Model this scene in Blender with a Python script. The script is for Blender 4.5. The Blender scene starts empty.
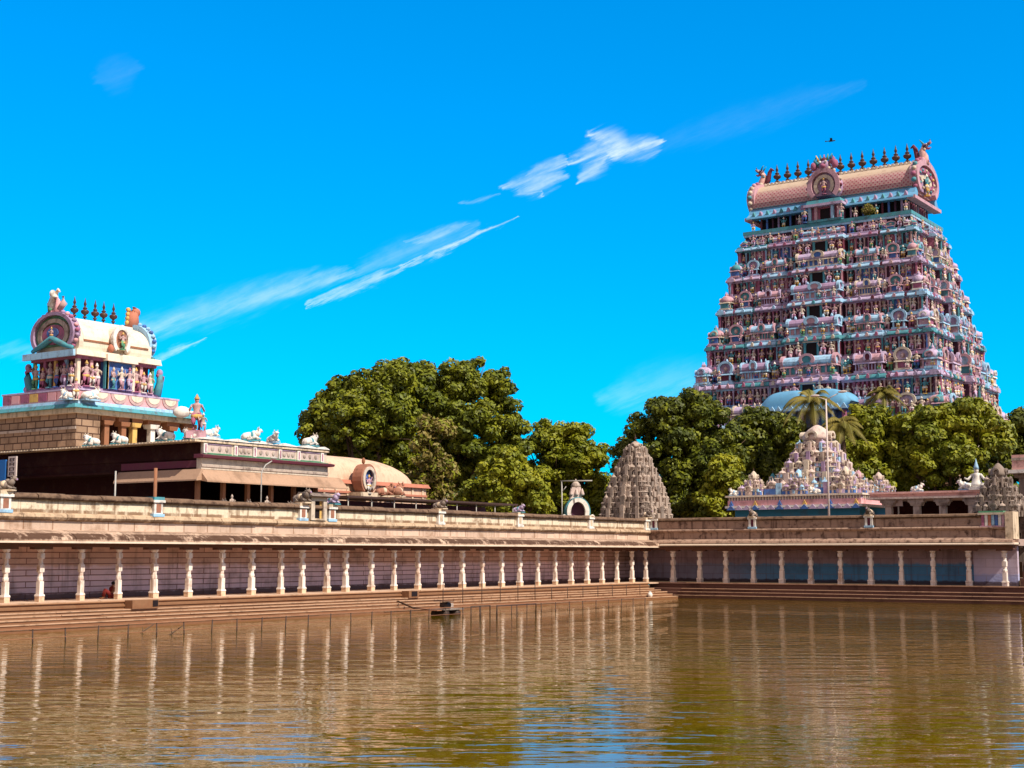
import bpy, math, random
import numpy as np
from mathutils import Matrix, Vector
R = math.radians
scene = bpy.context.scene
COL = scene.collection

# ------------------------------------------------------------------ camera
F = 1435.0; W, H = 1024, 768
PITCH = R(6.757); YAW = R(34.36); ZC = 2.75
cam_d = bpy.data.cameras.new('camera'); cam = bpy.data.objects.new('camera', cam_d); COL.objects.link(cam)
cam_d.sensor_width = 36; cam_d.lens = 36 * F / W; cam_d.clip_end = 5000; cam_d.clip_start = .1
cam.location = (0, 0, ZC); cam.rotation_euler = (R(90) + PITCH, 0, YAW)
scene.camera = cam
HX, HY = -math.sin(YAW), math.cos(YAW); RX, RY = math.cos(YAW), math.sin(YAW)

# ------------------------------------------------------------------ light
SUN_EL, SUN_AZ = R(46), R(-8)                    # azimuth measured from +X towards +Y
sd = bpy.data.lights.new('sun', 'SUN'); sun = bpy.data.objects.new('sun', sd); COL.objects.link(sun)
sd.energy = 5.0; sd.angle = R(.5); sd.color = (1.0, .91, .76)
sv = Vector((math.cos(SUN_EL) * math.cos(SUN_AZ), math.cos(SUN_EL) * math.sin(SUN_AZ), math.sin(SUN_EL)))
sun.rotation_euler = sv.to_track_quat('Z', 'Y').to_euler()
vs = scene.view_settings
vs.view_transform = 'Standard'; vs.look = 'None'; vs.gamma = 1; vs.use_curve_mapping = False; vs.exposure = .32
scene.cycles.max_bounces = 6; scene.cycles.diffuse_bounces = 3; scene.cycles.glossy_bounces = 3
scene.cycles.transmission_bounces = 2; scene.cycles.transparent_max_bounces = 4

class NT:
    """small node-tree helper"""
    def __init__(s, t): s.t = t; s.n = t.nodes; s.l = t.links
    def new(s, typ, **kw):
        n = s.n.new(typ)
        for k, v in kw.items(): setattr(n, k, v)
        return n
    def put(s, sock, v):
        if hasattr(v, 'is_linked') or isinstance(v, bpy.types.NodeSocket): s.l.new(v, sock)
        else: sock.default_value = v
    def m(s, op, a, b=0.0, c=None, clamp=False):
        n = s.new('ShaderNodeMath', operation=op, use_clamp=clamp)
        s.put(n.inputs[0], a); s.put(n.inputs[1], b)
        if c is not None: s.put(n.inputs[2], c)
        return n.outputs[0]
    def mix(s, fac, a, b, typ='MIX'):
        n = s.new('ShaderNodeMixRGB', blend_type=typ)
        s.put(n.inputs[0], fac); s.put(n.inputs[1], a if not isinstance(a, tuple) else (*a[:3], 1)); s.put(n.inputs[2], b if not isinstance(b, tuple) else (*b[:3], 1))
        return n.outputs[0]
    def noise(s, vec, scale, detail=3.0, rough=.55):
        n = s.new('ShaderNodeTexNoise'); s.put(n.inputs['Vector'], vec)
        n.inputs['Scale'].default_value = scale; n.inputs['Detail'].default_value = detail; n.inputs['Roughness'].default_value = rough
        return n.outputs[0]
    def ramp(s, v, lo, hi):
        n = s.new('ShaderNodeMapRange'); n.interpolation_type = 'SMOOTHSTEP'
        s.put(n.inputs[0], v); n.inputs[1].default_value = lo; n.inputs[2].default_value = hi
        return n.outputs[0]
    def vscale(s, vec, sc):
        n = s.new('ShaderNodeVectorMath', operation='MULTIPLY'); s.put(n.inputs[0], vec); n.inputs[1].default_value = sc
        return n.outputs[0]

def uv_px(px, py):
    up = 384 - py
    fw = F * math.cos(PITCH) - up * math.sin(PITCH); z = F * math.sin(PITCH) + up * math.cos(PITCH)
    return (px - 512) / fw, z / fw
world = bpy.data.worlds.new('World'); scene.world = world; world.use_nodes = True
w = NT(world.node_tree); w.n.clear()
sky = w.new('ShaderNodeTexSky', sky_type='NISHITA'); sky.sun_disc = False
sky.sun_elevation = SUN_EL; sky.sun_rotation = R(90) - SUN_AZ; sky.altitude = 0
sky.air_density = 1.0; sky.dust_density = .3; sky.ozone_density = 2.0
hs = w.new('ShaderNodeHueSaturation'); w.l.new(sky.outputs[0], hs.inputs['Color'])
hs.inputs['Saturation'].default_value = 1.0; hs.inputs['Hue'].default_value = .5
skyc = w.mix(1.0, hs.outputs[0], (.0, .79, 1.30), 'MULTIPLY')
tc = w.new('ShaderNodeTexCoord')
def wdot(v):
    n = w.new('ShaderNodeVectorMath', operation='DOT_PRODUCT'); w.l.new(tc.outputs['Generated'], n.inputs[0]); n.inputs[1].default_value = v
    return n.outputs['Value']
upz0 = wdot((0, 0, 1)); gm = w.new('ShaderNodeVectorMath', operation='SCALE'); w.l.new(skyc, gm.inputs[0]); w.l.new(w.m('ADD', .97, w.m('MULTIPLY', w.m('MAXIMUM', upz0, 0.0), .55)), gm.inputs['Scale']); skyc = gm.outputs[0]
fwd = wdot((HX, HY, 0)); rgt = wdot((RX, RY, 0)); upz = wdot((0, 0, 1))
fwc = w.m('MAXIMUM', fwd, .05)
U = w.m('DIVIDE', rgt, fwc); V = w.m('DIVIDE', upz, fwc)
cmb = w.new('ShaderNodeCombineXYZ'); w.l.new(U, cmb.inputs[0]); w.l.new(V, cmb.inputs[1])
rot = w.new('ShaderNodeMapping', vector_type='POINT'); w.l.new(cmb.outputs[0], rot.inputs[0])
rot.inputs['Rotation'].default_value = (0, 0, R(-24)); rot.inputs['Scale'].default_value = (1, 1, 1)
st = w.vscale(rot.outputs[0], (7, 46, 1))
n1 = w.noise(st, 3.0, 6, .62); n2 = w.noise(w.vscale(rot.outputs[0], (30, 60, 1)), 1.6, 5, .6); n3 = w.noise(w.vscale(rot.outputs[0], (26, 300, 1)), 1.0, 5, .7)
Ud = w.m('ADD', U, w.m('MULTIPLY', w.m('SUBTRACT', n2, .5), .016)); Vd = w.m('ADD', V, w.m('MULTIPLY', w.m('SUBTRACT', n1, .5), .020))
tot = None
for (x0, y0, x1, y1, wd, s_) in [(110, 338, 352, 270, 16, .20), (220, 308, 352, 270, 7, .20), (352, 272, 478, 226, 14, .10), (405, 243, 468, 226, 7, .22), (306, 306, 420, 262, 4.5, .34), (400, 268, 520, 217, 3.6, .42),
        (570, 162, 622, 146, 12, .42), (590, 134, 634, 150, 15, .48), (608, 154, 664, 142, 12, .50), (580, 180, 608, 156, 10, .30), (504, 188, 566, 176, 12, .32), (524, 178, 568, 160, 9, .30), (510, 190, 545, 192, 4, .25), (152, 360, 206, 337, 4.0, .28), (640, 150, 860, 84, 18, .02), (95, 78, 140, 68, 20, .03),
        (-20, 352, 45, 350, 8, .10), (460, 202, 500, 196, 4, .10), (600, 400, 745, 372, 26, .10)]:
    a = uv_px(x0, y0); b = uv_px(x1, y1); dx, dy = b[0] - a[0], b[1] - a[1]; L2 = dx * dx + dy * dy
    pu = w.m('SUBTRACT', Ud, a[0]); pv = w.m('SUBTRACT', Vd, a[1])
    t = w.m('DIVIDE', w.m('ADD', w.m('MULTIPLY', pu, dx), w.m('MULTIPLY', pv, dy)), L2, clamp=True)
    du = w.m('SUBTRACT', pu, w.m('MULTIPLY', t, dx)); dv = w.m('SUBTRACT', pv, w.m('MULTIPLY', t, dy))
    d = w.m('SQRT', w.m('ADD', w.m('MULTIPLY', du, du), w.m('MULTIPLY', dv, dv)))
    d = w.m('DIVIDE', d, w.m('ADD', .3, w.m('MULTIPLY', w.m('MULTIPLY', t, w.m('SUBTRACT', 1.0, t)), 3.2)))
    k = w.ramp(d, wd * 1.5 / F, 0.0); k = w.m('MULTIPLY', w.m('MULTIPLY', k, k), s_ * 1.25)
    tot = k if tot is None else w.m('MAXIMUM', tot, k)
dens = w.m('MULTIPLY', tot, w.m('ADD', w.m('ADD', w.m('MULTIPLY', w.ramp(n1, .3, .7), .45), .12), w.m('ADD', w.m('MULTIPLY', w.ramp(n2, .35, .65), .35), w.m('MULTIPLY', w.ramp(n3, .25, .75), .35))), clamp=True)
dens = w.m('MULTIPLY', dens, w.m('GREATER_THAN', fwd, .1))
skyc2 = w.mix(dens, skyc, (8.0, 8.6, 9.2))
hn = w.noise(w.vscale(tc.outputs['Generated'], (2.0, 2.0, 2.0)), 1.6, 4, .6)      # added unseen bright cloud overhead and behind the camera, to fill the shadows
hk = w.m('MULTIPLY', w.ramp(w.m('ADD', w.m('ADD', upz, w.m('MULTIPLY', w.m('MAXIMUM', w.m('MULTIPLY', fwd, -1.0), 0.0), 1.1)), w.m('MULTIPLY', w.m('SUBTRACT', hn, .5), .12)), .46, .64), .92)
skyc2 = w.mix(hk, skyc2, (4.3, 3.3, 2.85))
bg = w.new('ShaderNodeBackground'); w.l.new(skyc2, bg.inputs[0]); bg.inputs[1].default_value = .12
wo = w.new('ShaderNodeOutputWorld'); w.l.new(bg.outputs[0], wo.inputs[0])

# ------------------------------------------------------------------ placement on real planes of the place
def ray(px, py):
    u, v = uv_px(px, py)
    return HX + u * RX, HY + u * RY, v
def on_x(px, py, X):
    r = ray(px, py); D = X / r[0]; return Vector((X, r[1] * D, ZC + r[2] * D))
def on_y(px, py, Y):
    r = ray(px, py); D = Y / r[1]; return Vector((r[0] * D, Y, ZC + r[2] * D))
def at_d(px, py, D):
    r = ray(px, py); return Vector((r[0] * D, r[1] * D, ZC + r[2] * D))

# ------------------------------------------------------------------ materials
MATS = {}
def plaster(name, col, dirt=(.10, .06, .035), amt=.35, scale=1.2, rough=.8, bump=.25, streak=0.0, var=.15, fine=9.0, bands=()):
    if name in MATS: return MATS[name]
    m = bpy.data.materials.new(name); m.use_nodes = True; t = NT(m.node_tree)
    bs = t.n['Principled BSDF']; bs.inputs['Roughness'].default_value = rough
    bs.inputs['Specular IOR Level'].default_value = .25
    g = t.new('ShaderNodeNewGeometry').outputs['Position']
    a = t.noise(g, scale, 5, .65); b = t.noise(g, fine, 3, .6)
    c = t.mix(t.m('MULTIPLY', b, var * 2), col, tuple(x * .55 for x in col))
    c = t.mix(t.m('MULTIPLY', t.ramp(a, .48, .72), amt), c, dirt)
    if streak > 0:
        s = t.noise(t.vscale(g, (5.0, 5.0, .35)), 1.0, 4, .6)
        c = t.mix(t.m('MULTIPLY', t.ramp(s, .5, .7), streak), c, dirt)
    if bands:                       # moss and grime that grows along the mouldings, in ragged runs
        zz = t.new('ShaderNodeSeparateXYZ'); t.l.new(g, zz.inputs[0]); zq = t.m('ADD', zz.outputs['Z'], t.m('MULTIPLY', t.m('SUBTRACT', t.noise(t.vscale(g, (6, 6, 2)), 1.0, 4, .7), .5), .10))
        for (za, zb, st_) in bands:
            k = t.m('MULTIPLY', t.ramp(zq, za - .03, za + .03), t.ramp(zq, zb + .03, zb - .03))
            k = t.m('MULTIPLY', k, t.ramp(t.noise(t.vscale(g, (1.6, 1.6, .2)), 1.0, 4, .7), .33, .50)); c = t.mix(t.m('MULTIPLY', k, st_), c, dirt)
    t.l.new(c, bs.inputs['Base Color'])
    if bump:
        bn = t.new('ShaderNodeBump'); bn.inputs['Strength'].default_value = bump; bn.inputs['Distance'].default_value = .03
        t.l.new(b, bn.inputs['Height']); t.l.new(bn.outputs[0], bs.inputs['Normal'])
    MATS[name] = m; return m
def masonry(name, col, mortar, bw, bh, amt=.5, dirt=(.08, .045, .03), rotx=True, along='Y', mort=.025, low=None, lowz=1.9, top=None, streak=.0):
    """coursed stone: a brick pattern on the wall's own plane (along Y or X, up Z)"""
    m = bpy.data.materials.new(name); m.use_nodes = True; t = NT(m.node_tree)
    bs = t.n['Principled BSDF']; bs.inputs['Roughness'].default_value = .85; bs.inputs['Specular IOR Level'].default_value = .2
    g = t.new('ShaderNodeNewGeometry').outputs['Position']
    sp = t.new('ShaderNodeSeparateXYZ'); t.l.new(g, sp.inputs[0]); cb = t.new('ShaderNodeCombineXYZ')
    if along == 'B': t.l.new(t.m('ADD', sp.outputs['X'], sp.outputs['Y']), cb.inputs[0])
    else: t.l.new(sp.outputs[along], cb.inputs[0])
    t.l.new(sp.outputs['Z'], cb.inputs[1])
    br = t.new('ShaderNodeTexBrick'); t.l.new(cb.outputs[0], br.inputs['Vector'])
    br.inputs['Scale'].default_value = 1; br.inputs['Brick Width'].default_value = bw; br.inputs['Row Height'].default_value = bh
    br.inputs['Mortar Size'].default_value = mort; br.inputs['Color1'].default_value = (*col, 1)
    br.inputs['Color2'].default_value = (*[x * .72 for x in col], 1); br.inputs['Mortar'].default_value = (*mortar, 1); br.inputs['Mortar Smooth'].default_value = .3
    c = br.outputs['Color']
    if low is not None:
        lowc = low
        e = t.m('ADD', sp.outputs['Z'], t.m('MULTIPLY', t.m('SUBTRACT', t.noise(g, 1.5, 4), .5), .35))
        k = t.ramp(e, lowz + .08, lowz - .08)
        if along == 'X': k = t.m('MULTIPLY', k, t.m('ADD', .3, t.m('MULTIPLY', t.ramp(t.m('ADD', sp.outputs['X'], t.m('MULTIPLY', t.noise(g, .5, 3), 4)), -43, -34), .7)))
        c1 = t.mix(t.m('MULTIPLY', k, .85), col, low); c2 = t.mix(t.m('MULTIPLY', k, .85), tuple(x * .78 for x in col), tuple(x * .88 for x in low)); t.l.new(c1, br.inputs['Color1']); t.l.new(c2, br.inputs['Color2'])
    if low is not None: c = t.mix(t.m('MULTIPLY', t.ramp(t.m('ADD', sp.outputs['Z'], t.m('MULTIPLY', t.noise(g, 2.5, 3), .2)), 1.32, 1.2), .85), c, (.07, .03, .02))
    a = t.noise(g, .9, 5, .65); b = t.noise(g, 8, 3)
    c = t.mix(t.m('MULTIPLY', t.ramp(a, .45, .75), amt), c, dirt)
    if streak > 0:
        s = t.noise(t.vscale(g, (4.0, 4.0, .3)), 1.0, 4, .6)
        c = t.mix(t.m('MULTIPLY', t.ramp(s, .52, .7), streak), c, dirt)
    t.l.new(c, bs.inputs['Base Color'])
    bn = t.new('ShaderNodeBump'); bn.inputs['Strength'].default_value = .5; bn.inputs['Distance'].default_value = .03
    t.l.new(t.m('SUBTRACT', b, br.outputs['Fac']), bn.inputs['Height']); t.l.new(bn.outputs[0], bs.inputs['Normal'])
    MATS[name] = m; return m
def P(n): return MATS[n]
def pc(name, r, g, b, **k): plaster(name, (r, g, b), **k)
pc('pink', .56, .33, .40, dirt=(.10, .055, .06), amt=.62, scale=1.9, streak=.28, var=.25); pc('rose', .40, .13, .23, dirt=(.10, .055, .06), amt=.62, scale=1.9, streak=.28, var=.25); pc('cream', .64, .54, .44, dirt=(.10, .055, .06), amt=.62, scale=1.9, streak=.28, var=.25)
pc('lightblue', .36, .60, .84, dirt=(.10, .055, .06), amt=.62, scale=1.9, streak=.28, var=.25); pc('teal', .08, .31, .38, dirt=(.10, .055, .06), amt=.62, scale=1.9, streak=.28, var=.25); pc('mauve', .38, .26, .42, dirt=(.10, .055, .06), amt=.62, scale=1.9, streak=.28, var=.25)
pc('porchblue', .13, .36, .60, amt=.4); pc('maroon', .14, .03, .055, amt=.4); pc('ochre', .70, .45, .14, dirt=(.10, .055, .06), amt=.62, scale=1.9, streak=.28, var=.25); pc('blue', .07, .17, .48, dirt=(.10, .055, .06), amt=.62, scale=1.9, streak=.28, var=.25)
pc('white', .82, .78, .74, dirt=(.10, .055, .06), amt=.62, scale=1.9, streak=.28, var=.25); pc('green', .12, .34, .20, dirt=(.10, .055, .06), amt=.62, scale=1.9, streak=.28, var=.25); pc('lilac', .52, .42, .62, dirt=(.10, .055, .06), amt=.62, scale=1.9, streak=.28, var=.25)
pc('flesh', .56, .38, .38, dirt=(.10, .055, .06), amt=.62, scale=1.9, streak=.28, var=.25); pc('darkwall', .06, .02, .045, amt=.3); pc('shadeblack', .012, .006, .008, amt=0, bump=0)  # near-black puts the shade inside doorways and the vault neck into colour
pc('coppermetal', .075, .035, .03, rough=.4, amt=.3); pc('peach', .72, .48, .35, amt=.4, scale=.9, streak=.25, var=.25); pc('redband', .48, .18, .12, amt=.3)
pc('orangecanvas', .46, .29, .20, amt=.5, scale=.8, var=.3)
pc('redstone', .34, .15, .10, amt=.6, scale=3)
pc('weathered', .66, .52, .38, dirt=(.09, .05, .03), amt=.8, scale=1.6, streak=.45)
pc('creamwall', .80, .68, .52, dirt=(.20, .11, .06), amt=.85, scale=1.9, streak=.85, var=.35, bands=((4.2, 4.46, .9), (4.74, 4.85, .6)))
pc('coping', .21, .13, .085, dirt=(.04, .02, .012), amt=.95, scale=2.2, streak=.5, var=.4, bands=((4.75, 4.92, .9),))
pc('eaveL', .64, .45, .34, dirt=(.06, .025, .013), amt=.6, scale=1.5, streak=.4, var=.3, bands=((3.30, 3.55, .95), (3.27, 3.36, .6), (3.58, 3.66, .5)))
pc('ledgeL', .56, .40, .27, dirt=(.09, .045, .025), amt=.8, scale=1.6, streak=.45, var=.3, bands=((3.98, 4.16, .8),))
pc('eaveline', .74, .60, .48, dirt=(.2, .12, .08), amt=.4)
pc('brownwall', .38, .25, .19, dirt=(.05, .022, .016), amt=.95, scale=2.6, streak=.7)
pc('columnwhite', .82, .72, .66, dirt=(.36, .20, .12), amt=.75, scale=1.7, streak=.55)
pc('columnbase', .74, .52, .36, dirt=(.25, .12, .06), amt=.5, scale=3)
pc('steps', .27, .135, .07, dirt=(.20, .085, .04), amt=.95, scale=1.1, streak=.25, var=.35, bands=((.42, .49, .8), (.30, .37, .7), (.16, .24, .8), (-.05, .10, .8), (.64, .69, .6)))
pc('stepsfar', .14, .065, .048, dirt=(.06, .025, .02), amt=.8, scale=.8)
pc('beam', .15, .07, .05, amt=.5); pc('soffit', .42, .30, .26, amt=.4); pc('platformtop', .66, .46, .34, amt=.5, scale=1.5); pc('nosing', .50, .31, .20, amt=.6, scale=2); pc('spiregrey', .42, .33, .28, dirt=(.06, .04, .03), amt=.8, scale=1.6, streak=.5); pc('tealblue', .04, .22, .36, amt=.3); pc('shrinepink', .78, .40, .44, amt=.4, streak=.2); pc('shrinecream', .78, .66, .54, amt=.35, streak=.2)
pc('stone', .46, .37, .32, dirt=(.07, .04, .035), amt=.85, scale=1.1, streak=.5)
pc('stonedark', .24, .19, .165, dirt=(.04, .025, .02), amt=.85, scale=1.2, streak=.5)
pc('spirepale', .60, .47, .43, dirt=(.10, .06, .06), amt=.8, scale=1.4, streak=.4)
pc('spirepink', .66, .38, .35, dirt=(.12, .06, .05), amt=.6, scale=2)
pc('iron', .05, .03, .025, rough=.6, amt=.4); pc('rust', .30, .13, .07, amt=.6); pc('greymetal', .42, .40, .38, rough=.45, amt=.3)
pc('skin', .22, .10, .055, amt=0, bump=0); pc('redcloth', .17, .018, .016, amt=.1); pc('hair', .012, .009, .008, amt=0, bump=0)
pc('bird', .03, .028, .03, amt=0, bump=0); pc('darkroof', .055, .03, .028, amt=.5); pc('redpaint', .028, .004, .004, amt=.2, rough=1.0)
pc('bark', .12, .075, .05, dirt=(.03, .02, .015), amt=.6, scale=2, streak=.5)
pc('earth', .20, .13, .08, amt=.5, scale=.3); pc('signblue', .02, .14, .46, amt=.1); pc('signwhite', .62, .52, .50, amt=.2); pc('ink', .04, .025, .03, amt=0, bump=0)
masonry('courses', (.74, .46, .38), (.26, .12, .10), 3.2, .235, along='Y', amt=.5, mort=.022, low=(.88, .66, .74), lowz=2.25, dirt=(.12, .07, .05), streak=.35)
masonry('coursesfar', (.58, .42, .50), (.3, .2, .25), 1.9, .5, along='X', amt=.4, mort=.012, low=(.07, .38, .72), lowz=2.15, dirt=(.10, .06, .06), streak=.3)
masonry('lilacwall', (.62, .52, .66), (.4, .33, .4), 1.9, .5, along='B', amt=.35, mort=.012, low=(.40, .44, .72), lowz=1.6, dirt=(.3, .2, .2), streak=.3)
masonry('granite', (.38, .25, .17), (.07, .035, .025), .8, .40, along='B', mort=.04, amt=.7, dirt=(.12, .07, .045))
masonry('panels', (.64, .47, .37), (.30, .18, .12), 1.35, .9, along='B', amt=.8, mort=.03, dirt=(.22, .12, .07), streak=.35)
def scales():
    m = bpy.data.materials.new('vaultscales'); m.use_nodes = True; t = NT(m.node_tree); bs = t.n['Principled BSDF']; bs.inputs['Roughness'].default_value = .7
    g = t.new('ShaderNodeNewGeometry').outputs['Position']; sp = t.new('ShaderNodeSeparateXYZ'); t.l.new(g, sp.inputs[0])
    a = t.m('MULTIPLY', t.m('ADD', sp.outputs['X'], t.m('MULTIPLY', sp.outputs['Z'], 1.0)), 2.3); b = t.m('MULTIPLY', t.m('SUBTRACT', sp.outputs['X'], sp.outputs['Z']), 2.3)
    k = t.m('MULTIPLY', t.m('PINGPONG', a, .5), t.m('PINGPONG', b, .5)); k = t.ramp(k, .07, .13)
    c = t.mix(k, (.42, .25, .25), (.30, .06, .10)); c = t.mix(t.ramp(sp.outputs['Z'], 39.2, 39.9), c, (.48, .37, .28)); n = t.noise(g, 1.2, 4)
    c = t.mix(t.m('MULTIPLY', t.ramp(n, .5, .75), .4), c, (.2, .1, .08)); t.l.new(c, bs.inputs['Base Color']); MATS['vaultscales'] = m
scales()
def leafmat(name, c1, c2):
    m = bpy.data.materials.new(name); m.use_nodes = True; t = NT(m.node_tree); bs = t.n['Principled BSDF']
    bs.inputs['Roughness'].default_value = .55; bs.inputs['Specular IOR Level'].default_value = .3
    g = t.new('ShaderNodeNewGeometry'); n = t.noise(g.outputs['Position'], .45, 3); f = t.noise(g.outputs['Position'], 5, 2)
    c = t.mix(t.ramp(n, .35, .65), c1, c2); c = t.mix(t.m('MULTIPLY', f, .5), c, tuple(x * .5 for x in c1)); t.l.new(c, bs.inputs['Base Color'])
    tr = t.new('ShaderNodeBsdfTranslucent'); t.l.new(t.mix(.4, c, (.20, .24, .01)), tr.inputs[0])
    mx = t.new('ShaderNodeMixShader'); mx.inputs[0].default_value = .12
    t.l.new(bs.outputs[0], mx.inputs[1]); t.l.new(tr.outputs[0], mx.inputs[2]); t.l.new(mx.outputs[0], t.n['Material Output'].inputs[0]); MATS[name] = m
leafmat('leafdark', (.052, .072, .007), (.12, .135, .009)); leafmat('leaf', (.12, .15, .008), (.26, .275, .010)); leafmat('leafbright', (.20, .22, .010), (.33, .32, .012)); leafmat('leafdry', (.17, .13, .035), (.27, .21, .05))
leafmat('palmleaf', (.15, .14, .02), (.28, .22, .05))

# ------------------------------------------------------------------ mesh builder
class MB:
    def __init__(s): s.v = []; s.f = []; s.mi = []; s.sm = []; s.mats = []; s.M = Matrix.Identity(4)
    def slot(s, m):
        if m not in s.mats: s.mats.append(m)
        return s.mats.index(m)
    def add(s, vs_, fs, m, smooth=False):
        o = len(s.v); M = s.M; s.v += [tuple(M @ Vector(p)) for p in vs_]; k = s.slot(m)
        for f in fs: s.f.append(tuple(i + o for i in f)); s.mi.append(k); s.sm.append(smooth)
        return s
    def box(s, x0, x1, y0, y1, z0, z1, m, taper=0.0):
        a = taper
        vs_ = [(x0, y0, z0), (x1, y0, z0), (x1, y1, z0), (x0, y1, z0), (x0 + a, y0 + a, z1), (x1 - a, y0 + a, z1), (x1 - a, y1 - a, z1), (x0 + a, y1 - a, z1)]
        return s.add(vs_, [(0, 3, 2, 1), (4, 5, 6, 7), (0, 1, 5, 4), (1, 2, 6, 5), (2, 3, 7, 6), (3, 0, 4, 7)], m)
    def cbox(s, cx, cy, hx, hy, z0, z1, m, taper=0.0): return s.box(cx - hx, cx + hx, cy - hy, cy + hy, z0, z1, m, taper)
    def lathe(s, prof, m, c=(0, 0), n=12, smooth=True, sx=1.0, sy=1.0, a0=0.0):
        vs_ = []; fs = []
        for (r, z) in prof:
            for k in range(n):
                a = 2 * math.pi * k / n + a0; vs_.append((c[0] + r * sx * math.cos(a), c[1] + r * sy * math.sin(a), z))
        for j in range(len(prof) - 1):
            for k in range(n):
                k2 = (k + 1) % n; fs.append((j * n + k, j * n + k2, (j + 1) * n + k2, (j + 1) * n + k))
        fs.append(tuple(range(n))[::-1]); fs.append(tuple((len(prof) - 1) * n + k for k in range(n)))
        return s.add(vs_, fs, m, smooth)
    def ell(s, c, r, m, n=10, k=7):
        prof = [(max(.03, math.sin(math.pi * j / k)), -math.cos(math.pi * j / k)) for j in range(k + 1)]
        vs_ = []; fs = []
        for (q, z) in prof:
            for i in range(n):
                a = 2 * math.pi * i / n; vs_.append((c[0] + r[0] * q * math.cos(a), c[1] + r[1] * q * math.sin(a), c[2] + r[2] * z))
        for j in range(k):
            for i in range(n):
                i2 = (i + 1) % n; fs.append((j * n + i, j * n + i2, (j + 1) * n + i2, (j + 1) * n + i))
        return s.add(vs_, fs, m, True)
    def tube(s, pts, rad, m, n=6, smooth=True):
        pts = [Vector(p) for p in pts]; rad = rad if isinstance(rad, (list, tuple)) else [rad] * len(pts)
        vs_ = []; fs = []
        for i, p in enumerate(pts):
            d = (pts[min(i + 1, len(pts) - 1)] - pts[max(i - 1, 0)]).normalized()
            a = d.orthogonal().normalized() if abs(d.z) < .99 else Vector((1, 0, 0)); 
            if abs(d.z) < .99: a = d.cross(Vector((0, 0, 1))).normalized()
            b = d.cross(a)
            for k in range(n):
                t = 2 * math.pi * k / n; vs_.append(tuple(p + (a * math.cos(t) + b * math.sin(t)) * rad[i]))
        for j in range(len(pts) - 1):
            for k in range(n):
                k2 = (k + 1) % n; fs.append((j * n + k, j * n + k2, (j + 1) * n + k2, (j + 1) * n + k))
        fs.append(tuple(range(n))[::-1]); fs.append(tuple((len(pts) - 1) * n + k for k in range(n)))
        return s.add(vs_, fs, m, smooth)
    def sweep(s, prof, a, b, m, closed=True, smooth=False):
        """profile [(out, z)] extruded: a, b give (origin point, out direction) ends"""
        n = len(prof); vs_ = []
        for (o, d) in (a, b):
            for (r, z) in prof: vs_.append((o[0] + d[0] * r, o[1] + d[1] * r, z))
        fs = [(k, (k + 1) % n, n + (k + 1) % n, n + k) for k in range(n if closed else n - 1)]
        fs += [tuple(range(n))[::-1], tuple(range(n, 2 * n))]
        return s.add(vs_, fs, m, smooth)
    def prism(s, poly, y0, y1, m, smooth=False):
        """polygon in local x,z extruded in y"""
        n = len(poly); vs_ = [(p[0], y0, p[1]) for p in poly] + [(p[0], y1, p[1]) for p in poly]
        fs = [(k, (k + 1) % n, n + (k + 1) % n, n + k) for k in range(n)] + [tuple(range(n))[::-1], tuple(range(n, 2 * n))]
        return s.add(vs_, fs, m, smooth)
    def ring(s, outer, inner, y0, y1, m):
        n = len(outer); vs_ = []
        for y in (y0, y1):
            vs_ += [(p[0], y, p[1]) for p in outer]; vs_ += [(p[0], y, p[1]) for p in inner]
        fs = []
        for k in range(n - 1):
            q = k + 1
            fs += [(k, q, n + q, n + k), (2 * n + k, 3 * n + k, 3 * n + q, 2 * n + q), (k, 2 * n + k, 2 * n + q, q), (n + k, n + q, 3 * n + q, 3 * n + k)]
        fs += [(0, n, 3 * n, 2 * n), (n - 1, 3 * n - 1, 4 * n - 1, 2 * n - 1)]
        return s.add(vs_, fs, m)
    def mesh(s, name):
        me = bpy.data.meshes.new(name); me.from_pydata(s.v, [], s.f)
        for m in s.mats: me.materials.append(P(m))
        me.polygons.foreach_set('material_index', s.mi); me.polygons.foreach_set('use_smooth', s.sm); me.update(); return me
    def build(s, name, parent=None, **kw): return link(name, s.mesh(name), parent, **kw)
def link(name, me, parent=None, loc=(0, 0, 0), rz=0.0, sc=1.0, **props):
    o = bpy.data.objects.new(name, me); COL.objects.link(o); o.parent = parent; o.location = loc; o.rotation_euler = (0, 0, rz)
    o.scale = (sc, sc, sc) if not isinstance(sc, tuple) else sc
    for k, v in props.items(): o[k] = v
    return o
def thing(name, label, cat, loc, rz=0.0, group=None, sc=1.0):
    o = link(name, None, None, loc, rz, sc, label=label, category=cat)
    if group: o['group'] = group
    return o
def kids(o): return [c for c in COL.objects if c.parent == o]
def copy_thing(o, loc, rz, label, sc=None, group=None):
    r = o.copy(); COL.objects.link(r); r.location = loc; r.rotation_euler = (0, 0, rz); r['label'] = label
    if sc: r.scale = (sc, sc, sc)
    if group: r['group'] = group
    for c in kids(o):
        d = c.copy(); COL.objects.link(d); d.parent = r
        for e in kids(c): g = e.copy(); COL.objects.link(g); g.parent = d
    return r
def frame(ox, oy, oz, ang): return Matrix.Translation((ox, oy, oz)) @ Matrix.Rotation(ang, 4, 'Z')
rnd = random.Random(7)

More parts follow.
